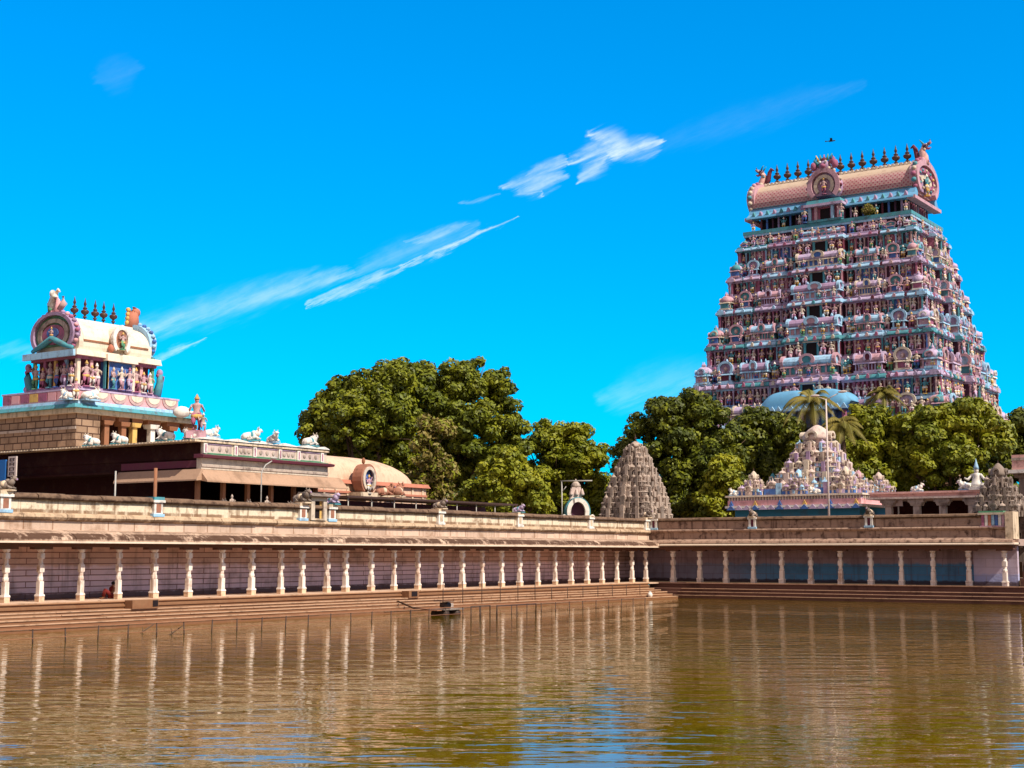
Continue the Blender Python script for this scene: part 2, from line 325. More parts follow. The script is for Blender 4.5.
# ------------------------------------------------------------------ ground, tank, water
XL, YF = -46.1, 83.5            # column planes of the two colonnades
WX, WY = XL + 3.3, YF - 2.4     # water line
g = MB()
def quad(mb, x0, x1, y0, y1, z, m): mb.add([(x0, y0, z), (x1, y0, z), (x1, y1, z), (x0, y1, z)], [(0, 1, 2, 3)], m)
BX, BY = -2.5, -12.0
for a in ((-1500, XL - 1, -1500, 2500), (BX, 2000, -1500, 2500), (XL - 1, BX, -1500, BY), (XL - 1, BX, YF + 1, 2500)): quad(g, *a, .90, 'earth')
g.build('ground', kind='structure')
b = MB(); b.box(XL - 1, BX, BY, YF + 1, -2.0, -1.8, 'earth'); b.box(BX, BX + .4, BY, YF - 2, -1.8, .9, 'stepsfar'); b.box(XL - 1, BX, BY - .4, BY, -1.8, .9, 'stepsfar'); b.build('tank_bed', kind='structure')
def water():
    m = bpy.data.materials.new('pondwater'); m.use_nodes = True; t = NT(m.node_tree); bs = t.n['Principled BSDF']
    bs.inputs['Base Color'].default_value = (.125, .068, .010, 1); bs.inputs['Roughness'].default_value = .0; bs.inputs['IOR'].default_value = 1.42
    gp = t.new('ShaderNodeNewGeometry').outputs['Position']
    mp = t.new('ShaderNodeMapping'); t.l.new(gp, mp.inputs[0]); mp.inputs['Rotation'].default_value = (0, 0, -YAW)
    a = t.vscale(mp.outputs[0], (1.0, 2.0, 1))
    n1 = t.noise(t.vscale(mp.outputs[0], (.5, 1.4, 1)), 1.15, 3, .45); n2 = t.noise(t.vscale(mp.outputs[0], (1, 1.6, 1)), .4, 2, .5); n3 = t.noise(a, 4.5, 2, .5)
    patch = t.ramp(t.noise(gp, .05, 2), .3, .7)
    h = t.m('ADD', t.m('MULTIPLY', n1, t.m('ADD', t.m('MULTIPLY', patch, .7), .65)), t.m('ADD', t.m('MULTIPLY', n2, .6), t.m('MULTIPLY', n3, .02)))
    bp = t.new('ShaderNodeBump'); bp.inputs['Strength'].default_value = 1.0; bp.inputs['Distance'].default_value = .027
    t.l.new(h, bp.inputs['Height']); t.l.new(bp.outputs[0], bs.inputs['Normal'])
    mk = t.noise(t.vscale(mp.outputs[0], (1, 3, 1)), .12, 4, .6)
    c = t.mix(t.ramp(mk, .35, .7), (.135, .074, .001), (.085, .064, .001)); t.l.new(c, bs.inputs['Base Color'])
    MATS['pondwater'] = m
water()
b = MB(); quad(b, XL + .3, BX, BY, YF - .3, 0, 'pondwater'); b.build('water', kind='structure')

YS0 = -12.0                      # near end of the left side
b = MB()
b.sweep([(-.5, -1.8), (-.5, .93), (1.2, .93), (1.26, .88), (1.2, .84), (1.2, .79), (1.27, .77), (1.27, .70), (1.22, .68), (1.22, .62), (1.6, .60), (1.6, .51), (2.05, .50), (2.05, .40), (2.5, .39), (2.5, .27), (2.9, .26), (2.9, .14), (3.3, .13), (3.3, -.12), (4.4, -.13), (4.4, -.35), (8.6, -.36), (8.6, -1.8)],
        ((XL, YS0), (1, 0)), ((XL, WY), (1, 0)), 'steps')
b.build('tank_steps_west', kind='structure').name = 'left_steps'
b = MB(); XR = -2.5
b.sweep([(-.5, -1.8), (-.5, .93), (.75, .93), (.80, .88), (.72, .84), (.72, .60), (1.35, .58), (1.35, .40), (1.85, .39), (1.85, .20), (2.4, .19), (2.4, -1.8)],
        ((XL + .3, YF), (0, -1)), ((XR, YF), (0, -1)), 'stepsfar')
b.build('far_steps', kind='structure')
for nm, pr in (('left_step_edges', None), ('far_step_edges', 1)):
    b = MB(); jr = random.Random(3)
    for (o_, z_) in (((1.2, .935), (1.6, .602), (2.05, .502), (2.5, .392), (2.9, .262), (3.3, .132)) if pr is None else ((.75, .935), (1.35, .585), (1.85, .395), (2.4, .195))):
        q = YS0 if pr is None else XL + 3; end = WY if pr is None else XR
        while q < end - .1:
            e = min(q + jr.uniform(1.2, 3.2), end); dz = jr.uniform(-.006, .008); dx = jr.uniform(-.015, .015)
            if pr is None: b.box(XL + o_ - .14, XL + o_ + .03 + dx, q, e - .015, z_ - .03, z_ + .012 + dz, 'nosing')
            else: b.box(q, e - .015, YF - o_ - .03 - dx, YF - o_ + .10, z_ - .025, z_ + .012 + dz, 'nosing')
            q = e
    b.build(nm, kind='structure')
# raised landings and little openings in the left steps
for (px, px2, lab) in ((124, 150, 'plain sunlit stone block set into the left steps between two columns'), (401, 411, 'stone block with a dark drain hole in the steps behind the floating pump')):
    p0 = on_x(px, 600, XL + 1.2); p1 = on_x(px2, 600, XL + 1.2)
    r = thing('step_block', lab, 'stone block', (XL + 1.25, (p0.y + p1.y) / 2, .60)); hw = (p1.y - p0.y) / 2
    b = MB(); b.box(0, .45, -hw, hw, .01, .34, 'steps'); b.build('block', r)
    b = MB(); b.box(.452, .47, (-.2 if px > 300 else hw * .55), (.25 if px > 300 else hw * .95), .08, .32, 'shadeblack'); b.build('drain_hole', r)

# ------------------------------------------------------------------ the colonnades
def column_mesh(hgt, m='columnwhite', base='columnbase', fat=1.0):
    b = MB(); k = fat; z = 0
    b.cbox(0, 0, .19 * k, .19 * k, 0, .22, base); b.cbox(0, 0, .215 * k, .215 * k, .22, .30, m, .02)
    b.cbox(0, 0, .15 * k, .15 * k, .30, .78 * hgt / 2.07, m)
    q = hgt / 2.07
    b.lathe([(.15 * k, .78 * q), (.178 * k, .83 * q), (.178 * k, .90 * q), (.142 * k, .96 * q), (.142 * k, 1.08 * q), (.165 * k, 1.12 * q)], m, n=8, smooth=False, a0=math.pi / 8)
    b.cbox(0, 0, .155 * k, .155 * k, 1.12 * q, 1.40 * q, m)
    b.lathe([(.17 * k, 1.40 * q), (.13 * k, 1.46 * q), (.13 * k, 1.60 * q), (.17 * k, 1.63 * q)], m, n=8, smooth=False, a0=math.pi / 8)
    b.cbox(0, 0, .15 * k, .15 * k, 1.63 * q, 1.84 * q, m)
    b.lathe([(.12 * k, 1.84 * q), (.22 * k, 1.93 * q), (.24 * k, 1.98 * q)], m, n=8, smooth=False, a0=math.pi / 8)
    b.cbox(0, 0, .22 * k, .45, 1.98 * q, hgt, 'beam')
    return b.mesh('column')
z0, ztop = .93, 3.02
def colonnade_left():
    r = thing('colonnade_hall', 'long sunlit colonnade with white columns and cream parapet at left of the water', 'colonnade', (XL, 40, z0))
    ox, oy, oz = XL, 40, z0
    Y0, Y1 = YS0, YF + 3.5
    T = Matrix.Translation((-ox, -oy, -oz))
    def mk(): b = MB(); b.M = T; return b
    px = [5, 40, 80.7, 118.4, 154, 188, 221.6, 251.6, 280.9, 302, 326.6, 345.3, 371, 394, 417.5, 441, 462.3, 482, 501.4, 519.8, 538, 555, 571.5, 587.3, 602.3, 617.4, 632, 646]
    ys = [on_x(p, 590, XL).y for p in px]
    y = ys[0] - 1.9
    while y > -11: ys.insert(0, y); y -= 1.9
    cm = column_mesh(ztop - z0, fat=.69); 
    for q in ys: w_ = rnd.uniform(.92, 1.12); link('column', cm, r, (rnd.uniform(-.02, .02), q - oy, 0), rnd.uniform(-.05, .05), (w_, w_ * rnd.uniform(.93, 1.07), 1.0)).rotation_euler.x = rnd.uniform(-.006, .006)
    b = mk(); b.box(XL - 2.9, XL - 2.6, Y0, Y1, z0, 3.4, 'courses'); b.build('back_wall', r)
    b = mk(); b.box(XL - 2.6, XL + 1.04, Y0, YF - .8, .86, .938, 'platformtop'); b.build('floor_slab', r)
    b = mk(); b.box(XL - .25, XL + .22, Y0, Y1 - 3.4, ztop, 3.27, 'beam'); b.build('beam', r)
    b = mk(); b.box(XL - 2.9, XL - .26, Y0, Y1, 3.22, 3.6, 'soffit'); b.build('roof_slab', r)
    # eave in stone blocks with open joints
    bk = mk(); yy = Y0
    while yy < YF - .4:
        L = rnd.uniform(2.2, 3.6); e = min(yy + L, YF - .35)
        d = rnd.uniform(-.02, .02)
        bk.sweep([(-.2, 3.275), (.72, 3.275), (.95, 3.20 + d), (.97, 3.27 + d), (.90, 3.40), (.70, 3.52), (.38, 3.63), (.05, 3.68), (-.2, 3.68)], ((XL, yy), (1, 0)), ((XL, e - .03), (1, 0)), 'eaveL')
        yy = e + 0.0
        if e >= YF - .36: break
    bk.build('eave', r)
    b = mk(); b.box(XL + .86, XL + .995, Y0, YF - .45, 3.165, 3.235, 'eaveline'); b.build('drip_edge', r)
    b = mk(); b.box(XL - .3, XL - .02, Y0, Y1 - 3.0, 3.68, 4.02, 'panels'); b.build('panel_band', r)
    b = mk(); jr = random.Random(13); yy = Y0
    while yy < Y1 - 3.05:
        e = min(yy + jr.uniform(1.2, 2.6), Y1 - 3); dx = jr.uniform(-.022, .022)
        b.sweep([(-.3, 4.02), (.0, 4.02), (.12 + dx, 4.08), (.16 + dx, 4.16), (.12 + dx, 4.27), (-.0, 4.33), (-.3, 4.33)], ((XL, yy), (1, 0)), ((XL, e - .02), (1, 0)), 'ledgeL'); yy = e
        if e >= Y1 - 3.01: break
    b.build('ledge', r)
    b = mk(); b.box(XL - .3, XL - .06, Y0, Y1 - 3, 4.33, 4.82, 'creamwall'); b.build('parapet', r)
    b = mk(); jr = random.Random(12); yy = Y0
    while yy < Y1 - 3.05:
        e = min(yy + jr.uniform(.9, 2.2), Y1 - 3); dz, dx = jr.uniform(-.022, .022), jr.uniform(-.02, .02)
        b.sweep([(-.36, 4.82), (.06 + dx, 4.82), (.12 + dx, 4.88 + dz), (.09 + dx, 4.98 + dz), (-.02, 5.06 + dz), (-.25, 5.08 + dz), (-.38, 5.0)], ((XL, yy), (1, 0)), ((XL, e - .02), (1, 0)), 'coping'); yy = e
        if e >= Y1 - 3.01: break
    b.build('coping', r)
    for p in (4, 157, 302, 331, 440, 519, 590, 646):
        q = on_x(p, 510, XL); b = MB(); b.M = Matrix.Translation((0, q.y - oy, -oz))
        b.box(-.40, .14, -.30, .30, 4.29, 4.41, 'lightblue' if p < 350 else 'white'); b.box(-.38, .10, -.23, .23, 4.41, 4.88, 'white'); b.box(.10, .115, -.12, .12, 4.46, 4.84, 'redstone' if p < 350 else 'weathered')
        b.box(-.42, .17, -.31, .31, 4.88, 4.98, 'white'); b.box(-.40, .14, -.28, .28, 4.98, 5.06 + .05, 'teal' if p == 157 else 'weathered')
        b.build('parapet_pier', r)
    # doorway in the parapet
    q = on_x(317, 495, XL); b = MB(); b.M = Matrix.Translation((0, q.y - oy, -oz))
    b.box(-.45, .16, -.55, -.30, 4.33, 5.40, 'cream'); b.box(-.45, .16, .30, .55, 4.33, 5.40, 'cream'); b.box(-.45, .16, -.3, .3, 5.24, 5.40, 'cream'); b.box(-.45, .16, -.3, .3, 4.33, 4.42, 'weathered')
    b.box(-.4, .0, -.3, .3, 4.42, 5.24, 'shadeblack'); b.box(.0, .03, .18, .3, 4.42, 5.24, 'ochre')
    b.sweep([(-.7, 5.40), (.32, 5.40), (.40, 5.46), (.1, 5.62), (-.5, 5.66)], ((0, -.75), (1, 0)), ((0, .75), (1, 0)), 'stonedark'); b.build('doorway', r)
    return r
colonnade_left()
def colonnade_far():
    x1 = on_y(1013, 560, YF).x
    ox, oy = -34.0, YF
    r = thing('colonnade_hall', 'shaded colonnade with blue painted back wall and brown parapet across the water', 'colonnade', (ox, oy, z0))
    T = Matrix.Translation((-ox, -oy, -z0))
    def mk(): b = MB(); b.M = T; return b
    cm = column_mesh(ztop - z0, base='columnwhite', fat=.82)
    pxs = [673.3, 699.8, 726, 753.5, 781.9, 810.8, 840.6, 870.9, 901.4, 933.3, 968.9, 1005]
    for p in pxs:
        q = on_y(p, 570, YF); link('column', cm, r, (q.x - ox, 0, 0), math.pi / 2 + rnd.uniform(-.05, .05), (rnd.uniform(.93, 1.07), rnd.uniform(.93, 1.1), 1))
    X0 = XL + .3
    xw = on_y(975, 560, YF + 1.2).x
    b = mk(); b.box(X0 - 3, xw, YF + 2.4, YF + 2.7, z0, 3.3, 'coursesfar'); b.build('back_wall', r)
    b = mk(); b.box(xw, x1, YF + .9, YF + 1.2, z0, 3.28, 'lilacwall'); b.box(xw, xw + .25, YF + 1.2, YF + 2.6, z0, 3.28, 'lilacwall'); b.build('end_wall', r)
    b = mk(); b.box(X0, x1 + .1, YF - .22, YF + .2, ztop, 3.26, 'beam'); b.build('beam', r)
    b = mk(); b.box(X0 - 3, x1 + .3, YF + .21, YF + 2.7, 3.22, 3.6, 'soffit'); b.build('roof_slab', r)
    b = mk(); b.sweep([(-.4, 3.29), (.60, 3.29), (.66, 3.27), (.66, 3.34), (.55, 3.37), (-.4, 3.42)], ((X0 + .75, YF), (0, -1)), ((x1 + .3, YF), (0, -1)), 'eaveline'); b.sweep([(-.3, 3.42), (.38, 3.42), (.34, 3.55), (.15, 3.66), (.0, 3.72), (-.3, 3.72)], ((X0, YF), (0, -1)), ((x1 + .1, YF), (0, -1)), 'brownwall'); b.build('eave', r)
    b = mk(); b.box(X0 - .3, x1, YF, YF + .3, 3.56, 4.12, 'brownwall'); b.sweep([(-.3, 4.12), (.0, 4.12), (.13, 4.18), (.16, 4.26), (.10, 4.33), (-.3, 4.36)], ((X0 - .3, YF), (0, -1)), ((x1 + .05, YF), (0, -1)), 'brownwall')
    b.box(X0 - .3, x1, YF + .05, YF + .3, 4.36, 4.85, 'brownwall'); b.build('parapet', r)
    b = mk(); b.sweep([(-.34, 4.85), (.02, 4.85), (.08, 4.92), (.04, 5.02), (-.1, 5.08), (-.34, 5.08)], ((X0 - .3, YF), (0, -1)), ((x1 + .05, YF), (0, -1)), 'coping'); b.build('coping', r)
    for p in (654, 752.5, 869):
        q = on_y(p, 515, YF); b = MB(); b.M = Matrix.Translation((q.x - ox, 0, -z0))
        b.box(-.28, .28, -.14, .35, 4.33, 4.45, 'lightblue'); b.box(-.24, -.1, -.10, .35, 4.45, 4.92, 'white'); b.box(.1, .24, -.10, .35, 4.45, 4.92, 'white'); b.box(-.1, .1, -.05, .35, 4.45, 4.92, 'maroon')
        b.box(-.30, .30, -.14, .38, 4.92, 5.04, 'white'); b.build('parapet_pier', r)
    q = on_y(993, 505, YF)
    b = MB(); b.M = Matrix.Translation((q.x - ox, 0, -z0))                      # painted end pier
    for k, m in enumerate(('rose', 'white', 'redband', 'lightblue', 'blue', 'white', 'pink')): b.box(-.66 + k * .19, -.50 + k * .19, -.12, .3, 4.36, 4.98, m)
    b.box(-.75, .75, -.14, .4, 4.26, 4.36, 'pink'); b.box(-.85, .9, -.18, .4, 4.98, 5.10, 'cream'); b.box(-.8, .6, -.16, .38, 5.1, 5.2, 'green'); b.box(.70, 1.15, -.25, .9, 3.6, 5.15, 'weathered'); b.build('painted_pier', r)
    return x1
XE = colonnade_far()

# ------------------------------------------------------------------ statues of bulls and figures
def bull_mesh(body='white', cloth='lightblue', horn='cream'):
    b = MB()
    b.cbox(0, 0, .48, .26, 0, .07, cloth)
    b.ell((-.04, 0, .27), (.44, .25, .22), body); b.ell((.16, 0, .44), (.15, .13, .14), body); b.ell((-.32, 0, .24), (.19, .25, .2), body); b.ell((0, 0, .3), (.2, .262, .2), cloth)
    b.tube([(.24, 0, .32), (.37, 0, .46), (.41, 0, .56)], [.2, .16, .12], body, 8); b.ell((.46, 0, .58), (.16, .11, .11), body); b.ell((.59, 0, .54), (.06, .065, .055), 'mauve', 8, 5)
    for s in (-1, 1):
        b.tube([(.40, s * .07, .66), (.39, s * .12, .72), (.41, s * .11, .79)], [.035, .03, .01], horn, 5); b.ell((.38, s * .15, .61), (.03, .07, .03), body, 6, 4)
        b.tube([(.2, s * .16, .22), (.46, s * .17, .12), (.26, s * .2, .09)], [.09, .06, .055], body, 6); b.tube([(-.25, s * .2, .2), (-.02, s * .27, .12), (-.28, s * .27, .09)], [.12, .07, .06], body, 6)
    b.tube([(-.48, 0, .32), (-.54, .05, .2), (-.46, .12, .09)], [.03, .025, .035], body, 5)
    return b.mesh('bull_statue')
bulls = {k: bull_mesh(*a) for k, a in {'w': ('white', 'lightblue'), 'b': ('white', 'teal'), 'g': ('stonedark', 'weathered', 'stonedark'), 't': ('lilac', 'teal'), 'r': ('redstone', 'weathered', 'redstone')}.items()}
def bull(kind, p, rz, sc, label, group=None):
    o = link('bull_statue', bulls[kind], None, p, rz, sc * (.86 if kind != 'g' else 1.0), label=label, category='bull statue')
    if group: o['group'] = group
def figure_mesh(cl, sk, hat, pose=0, arms=2):
    """standing deity, 1 m tall, facing -y, one body mesh"""
    b = MB()
    b.lathe([(.16, 0), (.16, .04), (.06, .05)], cl, n=8, smooth=False)
    for s in (-1, 1): b.tube([(s * .07, 0, .04), (s * .085, -.03 + .03 * (pose == 1) * s, .27), (s * .05, 0, .50)], [.045, .065, .085], cl, 7)
    b.lathe([(.12, .46), (.125, .50), (.085, .58), (.12, .70), (.13, .74), (.05, .78), (.045, .80)], sk, n=8, sx=1.0, sy=.65)
    b.ell((0, 0, .845), (.058, .058, .07), sk, 8, 6); b.lathe([(.07, .87), (.075, .90), (.045, .95), (.012, 1.02)], hat, n=8)
    b.lathe([(.13, .47), (.16, .44), (.15, .38), (.11, .36)], hat, n=8, sy=.7)
    for s in (-1, 1):
        if pose == 0 or s == 1: e, h_ = (s * .20, -.02, .56), (s * .15, -.10, .66)
        else: e, h_ = (s * .21, 0, .60), (s * .27, -.03, .78)
        b.tube([(s * .12, 0, .73), e, h_], [.035, .03, .025], sk, 6); b.ell(h_, (.03, .03, .035), sk, 6, 4)
        if arms == 4: b.tube([(s * .12, .02, .72), (s * .24, .03, .74), (s * .25, .0, .90)], [.03, .025, .022], sk, 5)
    return b.mesh('statue')
figs = [figure_mesh(*a) for a in [('rose', 'flesh', 'ochre', 0, 2), ('teal', 'flesh', 'cream', 1, 2), ('white', 'pink', 'ochre', 0, 4), ('green', 'flesh', 'ochre', 1, 4), ('blue', 'cream', 'rose', 0, 2), ('pink', 'cream', 'white', 1, 2), ('lilac', 'flesh', 'rose', 1, 4), ('ochre', 'teal', 'white', 0, 4)]]
stonefig = figure_mesh('stone', 'stone', 'stone', 0, 2)

def finial_mesh(m='coppermetal'):
    b = MB(); b.lathe([(.26, 0), (.28, .07), (.10, .12), (.09, .30), (.22, .36), (.22, .42), (.10, .50), (.13, .60), (.33, .72), (.40, .86), (.38, .98), (.22, 1.08), (.12, 1.12), (.24, 1.18), (.22, 1.25), (.09, 1.32), (.11, 1.48), (.16, 1.58), (.10, 1.75), (.05, 1.95), (.015, 2.15)], m, n=12)
    return b.mesh('finial')
fin = finial_mesh()
def horseshoe(w_, h_, n=18, foot=.0):
    """open arch outline from left foot to right foot"""
    return [(-w_ * math.cos(a) * (1.0 if a < 4 else 1), h_ * .42 + h_ * .58 * math.sin(a)) if True else None for a in [(-.75 + (math.pi + 1.5) * i / n) for i in range(n + 1)]]
def arch_pts(w_, cz, r_, n=18, lo=-.75): return [(-w_ * math.cos(a), cz + r_ * math.sin(a)) for a in [lo + (math.pi - 2 * lo) * i / n for i in range(n + 1)]]

# ------------------------------------------------------------------ miniature shrines of the tower (1 m high unit, facing -y)
def mini_kuta(body, dome, trim):
    b = MB(); b.cbox(0, 0, .42, .32, 0, .10, trim); b.cbox(0, 0, .34, .26, .10, .42, body)
    for x in (-.3, -.1, .1, .3): b.box(x - .035, x + .035, -.31, -.26, .10, .42, trim)
    b.cbox(0, 0, .44, .34, .42, .50, trim, .03)
    b.lathe([(.34, .50), (.44, .56), (.45, .66), (.38, .80), (.22, .91), (.07, .96), (.10, 1.0), (.10, 1.06), (.03, 1.12), (.015, 1.22)], dome, n=10, sy=.8)
    b.ring(arch_pts(.2, .66, .17, 12), arch_pts(.12, .66, .10, 12), -.42, -.34, trim); return b.mesh('miniature_shrine')
def mini_sala(body, dome, trim):
    b = MB(); b.cbox(0, 0, 1.05, .32, 0, .10, trim); b.cbox(0, 0, .95, .25, .10, .42, body)
    for i in range(9): x = -.92 + .23 * i; b.box(x - .035, x + .035, -.30, -.25, .10, .42, trim)
    b.cbox(0, 0, 1.08, .36, .42, .50, trim, .03)
    pts = [(.30, .50), (.36, .58), (.36, .70), (.26, .84), (.10, .92), (0, .94), (-.10, .92), (-.26, .84), (-.36, .70), (-.36, .58), (-.30, .50)]
    b.sweep(pts, ((-1.0, 0), (0, 1)), ((1.0, 0), (0, 1)), dome, smooth=False)
    b.ring(arch_pts(.30, .74, .28, 14), arch_pts(.18, .74, .17, 14), -.46, -.34, trim); b.prism(arch_pts(.19, .74, .18, 14), -.41, -.35, body)
    for x in (-.75, -.4, .4, .75): b.lathe([(.04, .92), (.06, .97), (.06, 1.02), (.015, 1.12)], trim, c=(x, 0), n=6)
    for s in (-1, 1): b.M = frame(s * 1.0, 0, 0, math.pi / 2); b.ring(arch_pts(.40, .70, .32, 12), arch_pts(.24, .70, .2, 12), -.06, .06, trim)
    return b.mesh('miniature_shrine')
def mini_panjara(body, dome, trim):
    b = MB(); b.cbox(0, 0, .40, .30, 0, .10, trim); b.cbox(0, 0, .32, .24, .10, .40, body)
    for x in (-.28, .28): b.box(x - .045, x + .045, -.30, -.24, .10, .40, trim)
    b.cbox(0, 0, .42, .32, .40, .47, trim, .03); b.prism(arch_pts(.36, .74, .32, 14), -.18, .24, dome)
    b.ring(arch_pts(.44, .74, .40, 14), arch_pts(.32, .74, .28, 14), -.28, -.18, trim); b.ell((0, -.2, .72), (.12, .06, .14), 'flesh', 8, 6); b.lathe([(.05, 1.10), (.08, 1.16), (.015, 1.28)], trim, n=6)
    return b.mesh('miniature_shrine')
KUTA = [mini_kuta(*a) for a in (('pink', 'lilac', 'lightblue'), ('teal', 'pink', 'cream'), ('rose', 'lilac', 'white'), ('blue', 'teal', 'pink'))]
SALA = [mini_sala(*a) for a in (('pink', 'mauve', 'lightblue'), ('blue', 'lilac', 'cream'), ('teal', 'lightblue', 'pink'), ('maroon', 'pink', 'lilac'))]
PANJ = [mini_panjara(*a) for a in (('maroon', 'mauve', 'lightblue'), ('blue', 'teal', 'pink'), ('rose', 'lilac', 'cream'))]

# ------------------------------------------------------------------ the great gateway tower
def gopuram():
    CX, CY = -52.5, 135.7
    r = thing('gateway_tower', 'huge pyramidal temple gateway tower covered in painted statues, rising above the trees at right', 'temple tower', (CX, CY, 0))
    g = random.Random(3)
    def hz(py, Y): return on_y(820, py, Y).z
    Yb, Yt = 126.0, 131.2
    zs = [hz(440, Yb) - .3] + [hz(a, Yb + (Yt - Yb) * i / 5) for i, a in enumerate((402, 358, 320, 286, 255, 226))]
    hw0, hw1 = 12.3, 8.5; hd0, hd1 = 9.3, 4.5
    zA, zB = zs[1], zs[-1]
    def dims(z): t = (z - zA) / (zB - zA); return hw0 + (hw1 - hw0) * t, hd0 + (hd1 - hd0) * t
    b = MB(); hw, hd = dims(zs[0]); b.cbox(0, 0, hw + .9, hd + .9, 0, 1.2, 'stone')
    b.cbox(0, 0, hw + .2, hd + .2, 1.2, zs[0] - .6, 'granite'); b.cbox(0, 0, hw + .9, hd + .9, zs[0] - .6, zs[0], 'stone', .2)
    for sx in (-1, 1):
        for i in range(1, 9): x = sx * (2.5 + i * (hw - 2.5) / 8.5); b.box(x - .3, x + .3, -hd - .5, -hd - .2, 1.2, zs[0] - .6, 'stone')
    b.build('stone_base', r)
    b = MB(); b.box(-1.8, 1.8, -hd - .26, -hd - .0, 0.0, 7.5, 'shadeblack'); b.build('gate_passage', r)
    trims = ['lightblue', 'lilac', 'teal', 'lightblue', 'lilac', 'lightblue', 'mauve']; pil = ['pink', 'cream', 'lightblue', 'flesh', 'rose', 'rose', 'lilac', 'teal', 'pink', 'maroon', 'flesh']
    nst = 0
    for ti in range(6):
        z0_, z1_ = zs[ti], zs[ti + 1]; h = z1_ - z0_; hw, hd = dims(z0_); nhw, nhd = dims(z1_)
        wall = MB(); cor = MB(); small = MB(); back = MB()
        tier = None
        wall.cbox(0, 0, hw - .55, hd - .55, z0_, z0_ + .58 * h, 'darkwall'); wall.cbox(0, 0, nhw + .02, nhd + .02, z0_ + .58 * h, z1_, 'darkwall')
        placements = []
        for side in range(4):
            ang = [0, math.pi / 2, math.pi, -math.pi / 2][side]     # front(-y), right(+x), back, left
            L, D = (hw, hd) if side % 2 == 0 else (hd, hw)
            M = frame(0, 0, 0, ang)
            wall.M = M; cor.M = M; small.M = M
            cb = 2.75 * (1.0 if side % 2 == 0 else .6) * (hw / 13 + .25) / 1.15
            fr = [(0, cb, 1.0, 'c'), (cb + .25, cb + .05 + (L - cb) * .14, .30, 'r'), (cb + .06 + (L - cb) * .14, cb + (L - cb) * .46, .40, 's'), (cb + (L - cb) * .47, cb + (L - cb) * .53, .10, 'r'),
                  (cb + (L - cb) * .54, cb + (L - cb) * .73, .32, 'p'), (cb + (L - cb) * .74, cb + (L - cb) * .79, .10, 'r'), (cb + (L - cb) * .80, L, .25, 'k')]
            for (a0, a1, pr, kind) in fr:
                for sg in (-1, 1):
                    if kind == 'c' and sg == 1: continue
                    x0, x1 = (-a1, a1) if kind == 'c' else (min(sg * a0, sg * a1), max(sg * a0, sg * a1))
                    yo = -(D - .55) - pr; yi = -(D - .6)
                    wm = g.choice(['darkwall', 'maroon', 'darkwall', 'blue', 'maroon', 'rose'])
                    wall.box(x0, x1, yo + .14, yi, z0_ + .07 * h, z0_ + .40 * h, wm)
                    wall.box(x0 - .08, x1 + .08, yo - .05, yi, z0_, z0_ + .035 * h, trims[(ti + 2) % 7]); wall.box(x0 - .04, x1 + .04, yo, yi, z0_ + .035 * h, z0_ + .07 * h, trims[(ti + 4) % 7])
                    n = max(2, int((x1 - x0) / .40)); 
                    for i in range(n + 1):
                        if kind == 'c' and abs(i - n / 2) < 1.3: continue
                        x = x0 + .06 + (x1 - x0 - .12) * i / n; m = g.choice(pil)
                        wall.box(x - .055, x + .055, yo, yo + .16, z0_ + .07 * h, z0_ + .37 * h, m); wall.box(x - .09, x + .09, yo - .03, yo + .16, z0_ + .35 * h, z0_ + .40 * h, m)
                    # cornice
                    t1, t2 = trims[(ti + (kind == 's')) % 7], trims[(ti + 3 + (kind in 'pk')) % 7]
                    cor.box(x0 - .06, x1 + .06, yo - .08, yi, z0_ + .40 * h, z0_ + .44 * h, t2)
                    cor.sweep([(-.5, z0_ + .44 * h), (.30, z0_ + .44 * h), (.36, z0_ + .465 * h), (.28, z0_ + .51 * h), (.10, z0_ + .54 * h), (-.5, z0_ + .55 * h)], ((x0 - .14, yo), (0, -1)), ((x1 + .14, yo), (0, -1)), t1)
                    cor.box(x0 - .05, x1 + .05, yo - .10, yi, z0_ + .55 * h, z0_ + .59 * h, t2)
                    nk = max(1, int((x1 - x0) / .85))
                    for i in range(nk):          # horseshoe bumps on the cornice
                        x = x0 + (x1 - x0) * (i + .5) / nk; cor.prism([(x - .16, z0_ + .45 * h), (x + .16, z0_ + .45 * h), (x + .14, z0_ + .51 * h), (x, z0_ + .56 * h), (x - .14, z0_ + .51 * h)], yo - .42, yo - .2, g.choice(pil))
                    placements.append((side, ang, (x0 + x1) / 2, yo, kind, x1 - x0))
            # busy little blocks behind the shrines
            Lh, Dh = (nhw, nhd) if side % 2 == 0 else (nhd, nhw)
            nn = int(2 * Lh / .5)
            for i in range(nn):
                x = -Lh + .15 + (2 * Lh - .3) * i / nn; m = g.choice(pil + ['blue', 'green'])
                small.box(x, x + g.uniform(.15, .34), -Dh - g.uniform(.1, .22), -Dh, z0_ + .6 * h, z0_ + h * g.uniform(.78, .97), m)
            small.box(-Lh - .1, Lh + .1, -Dh - .16, -Dh + .1, z1_ - .07 * h, z1_ - .003, trims[(ti + 5) % 7])
        wall.M = cor.M = small.M = Matrix.Identity(4)
        tier = wall.build('tier', r); cor.build('cornice', tier); small.build('recess_ornaments', tier, kind='stuff')
        sh = (.44 if ti < 5 else .22) * h
        stf = MB()
        for (side, ang, x, yo, kind, wd) in placements:
            Mr = frame(0, 0, 0, ang)
            zb = z0_ + .59 * h
            if kind in 'skpc':
                lib = SALA if kind in 'sc' else KUTA if kind == 'k' else PANJ
                me = g.choice(lib); p = Mr @ Vector((x, yo + .50 + (.1 if kind == 'c' else 0), zb))
                wx = wd / 2.2 if kind in 'sc' else wd / .95
                k = sh * (1.1 if kind == 'c' else 1.0)
                if side == 3 and kind == 'p': continue
                o = link('miniature_shrine', me, tier, p, ang, (min(wx, 2.6 if kind in 'sc' else 9), sh * 1.0, k))
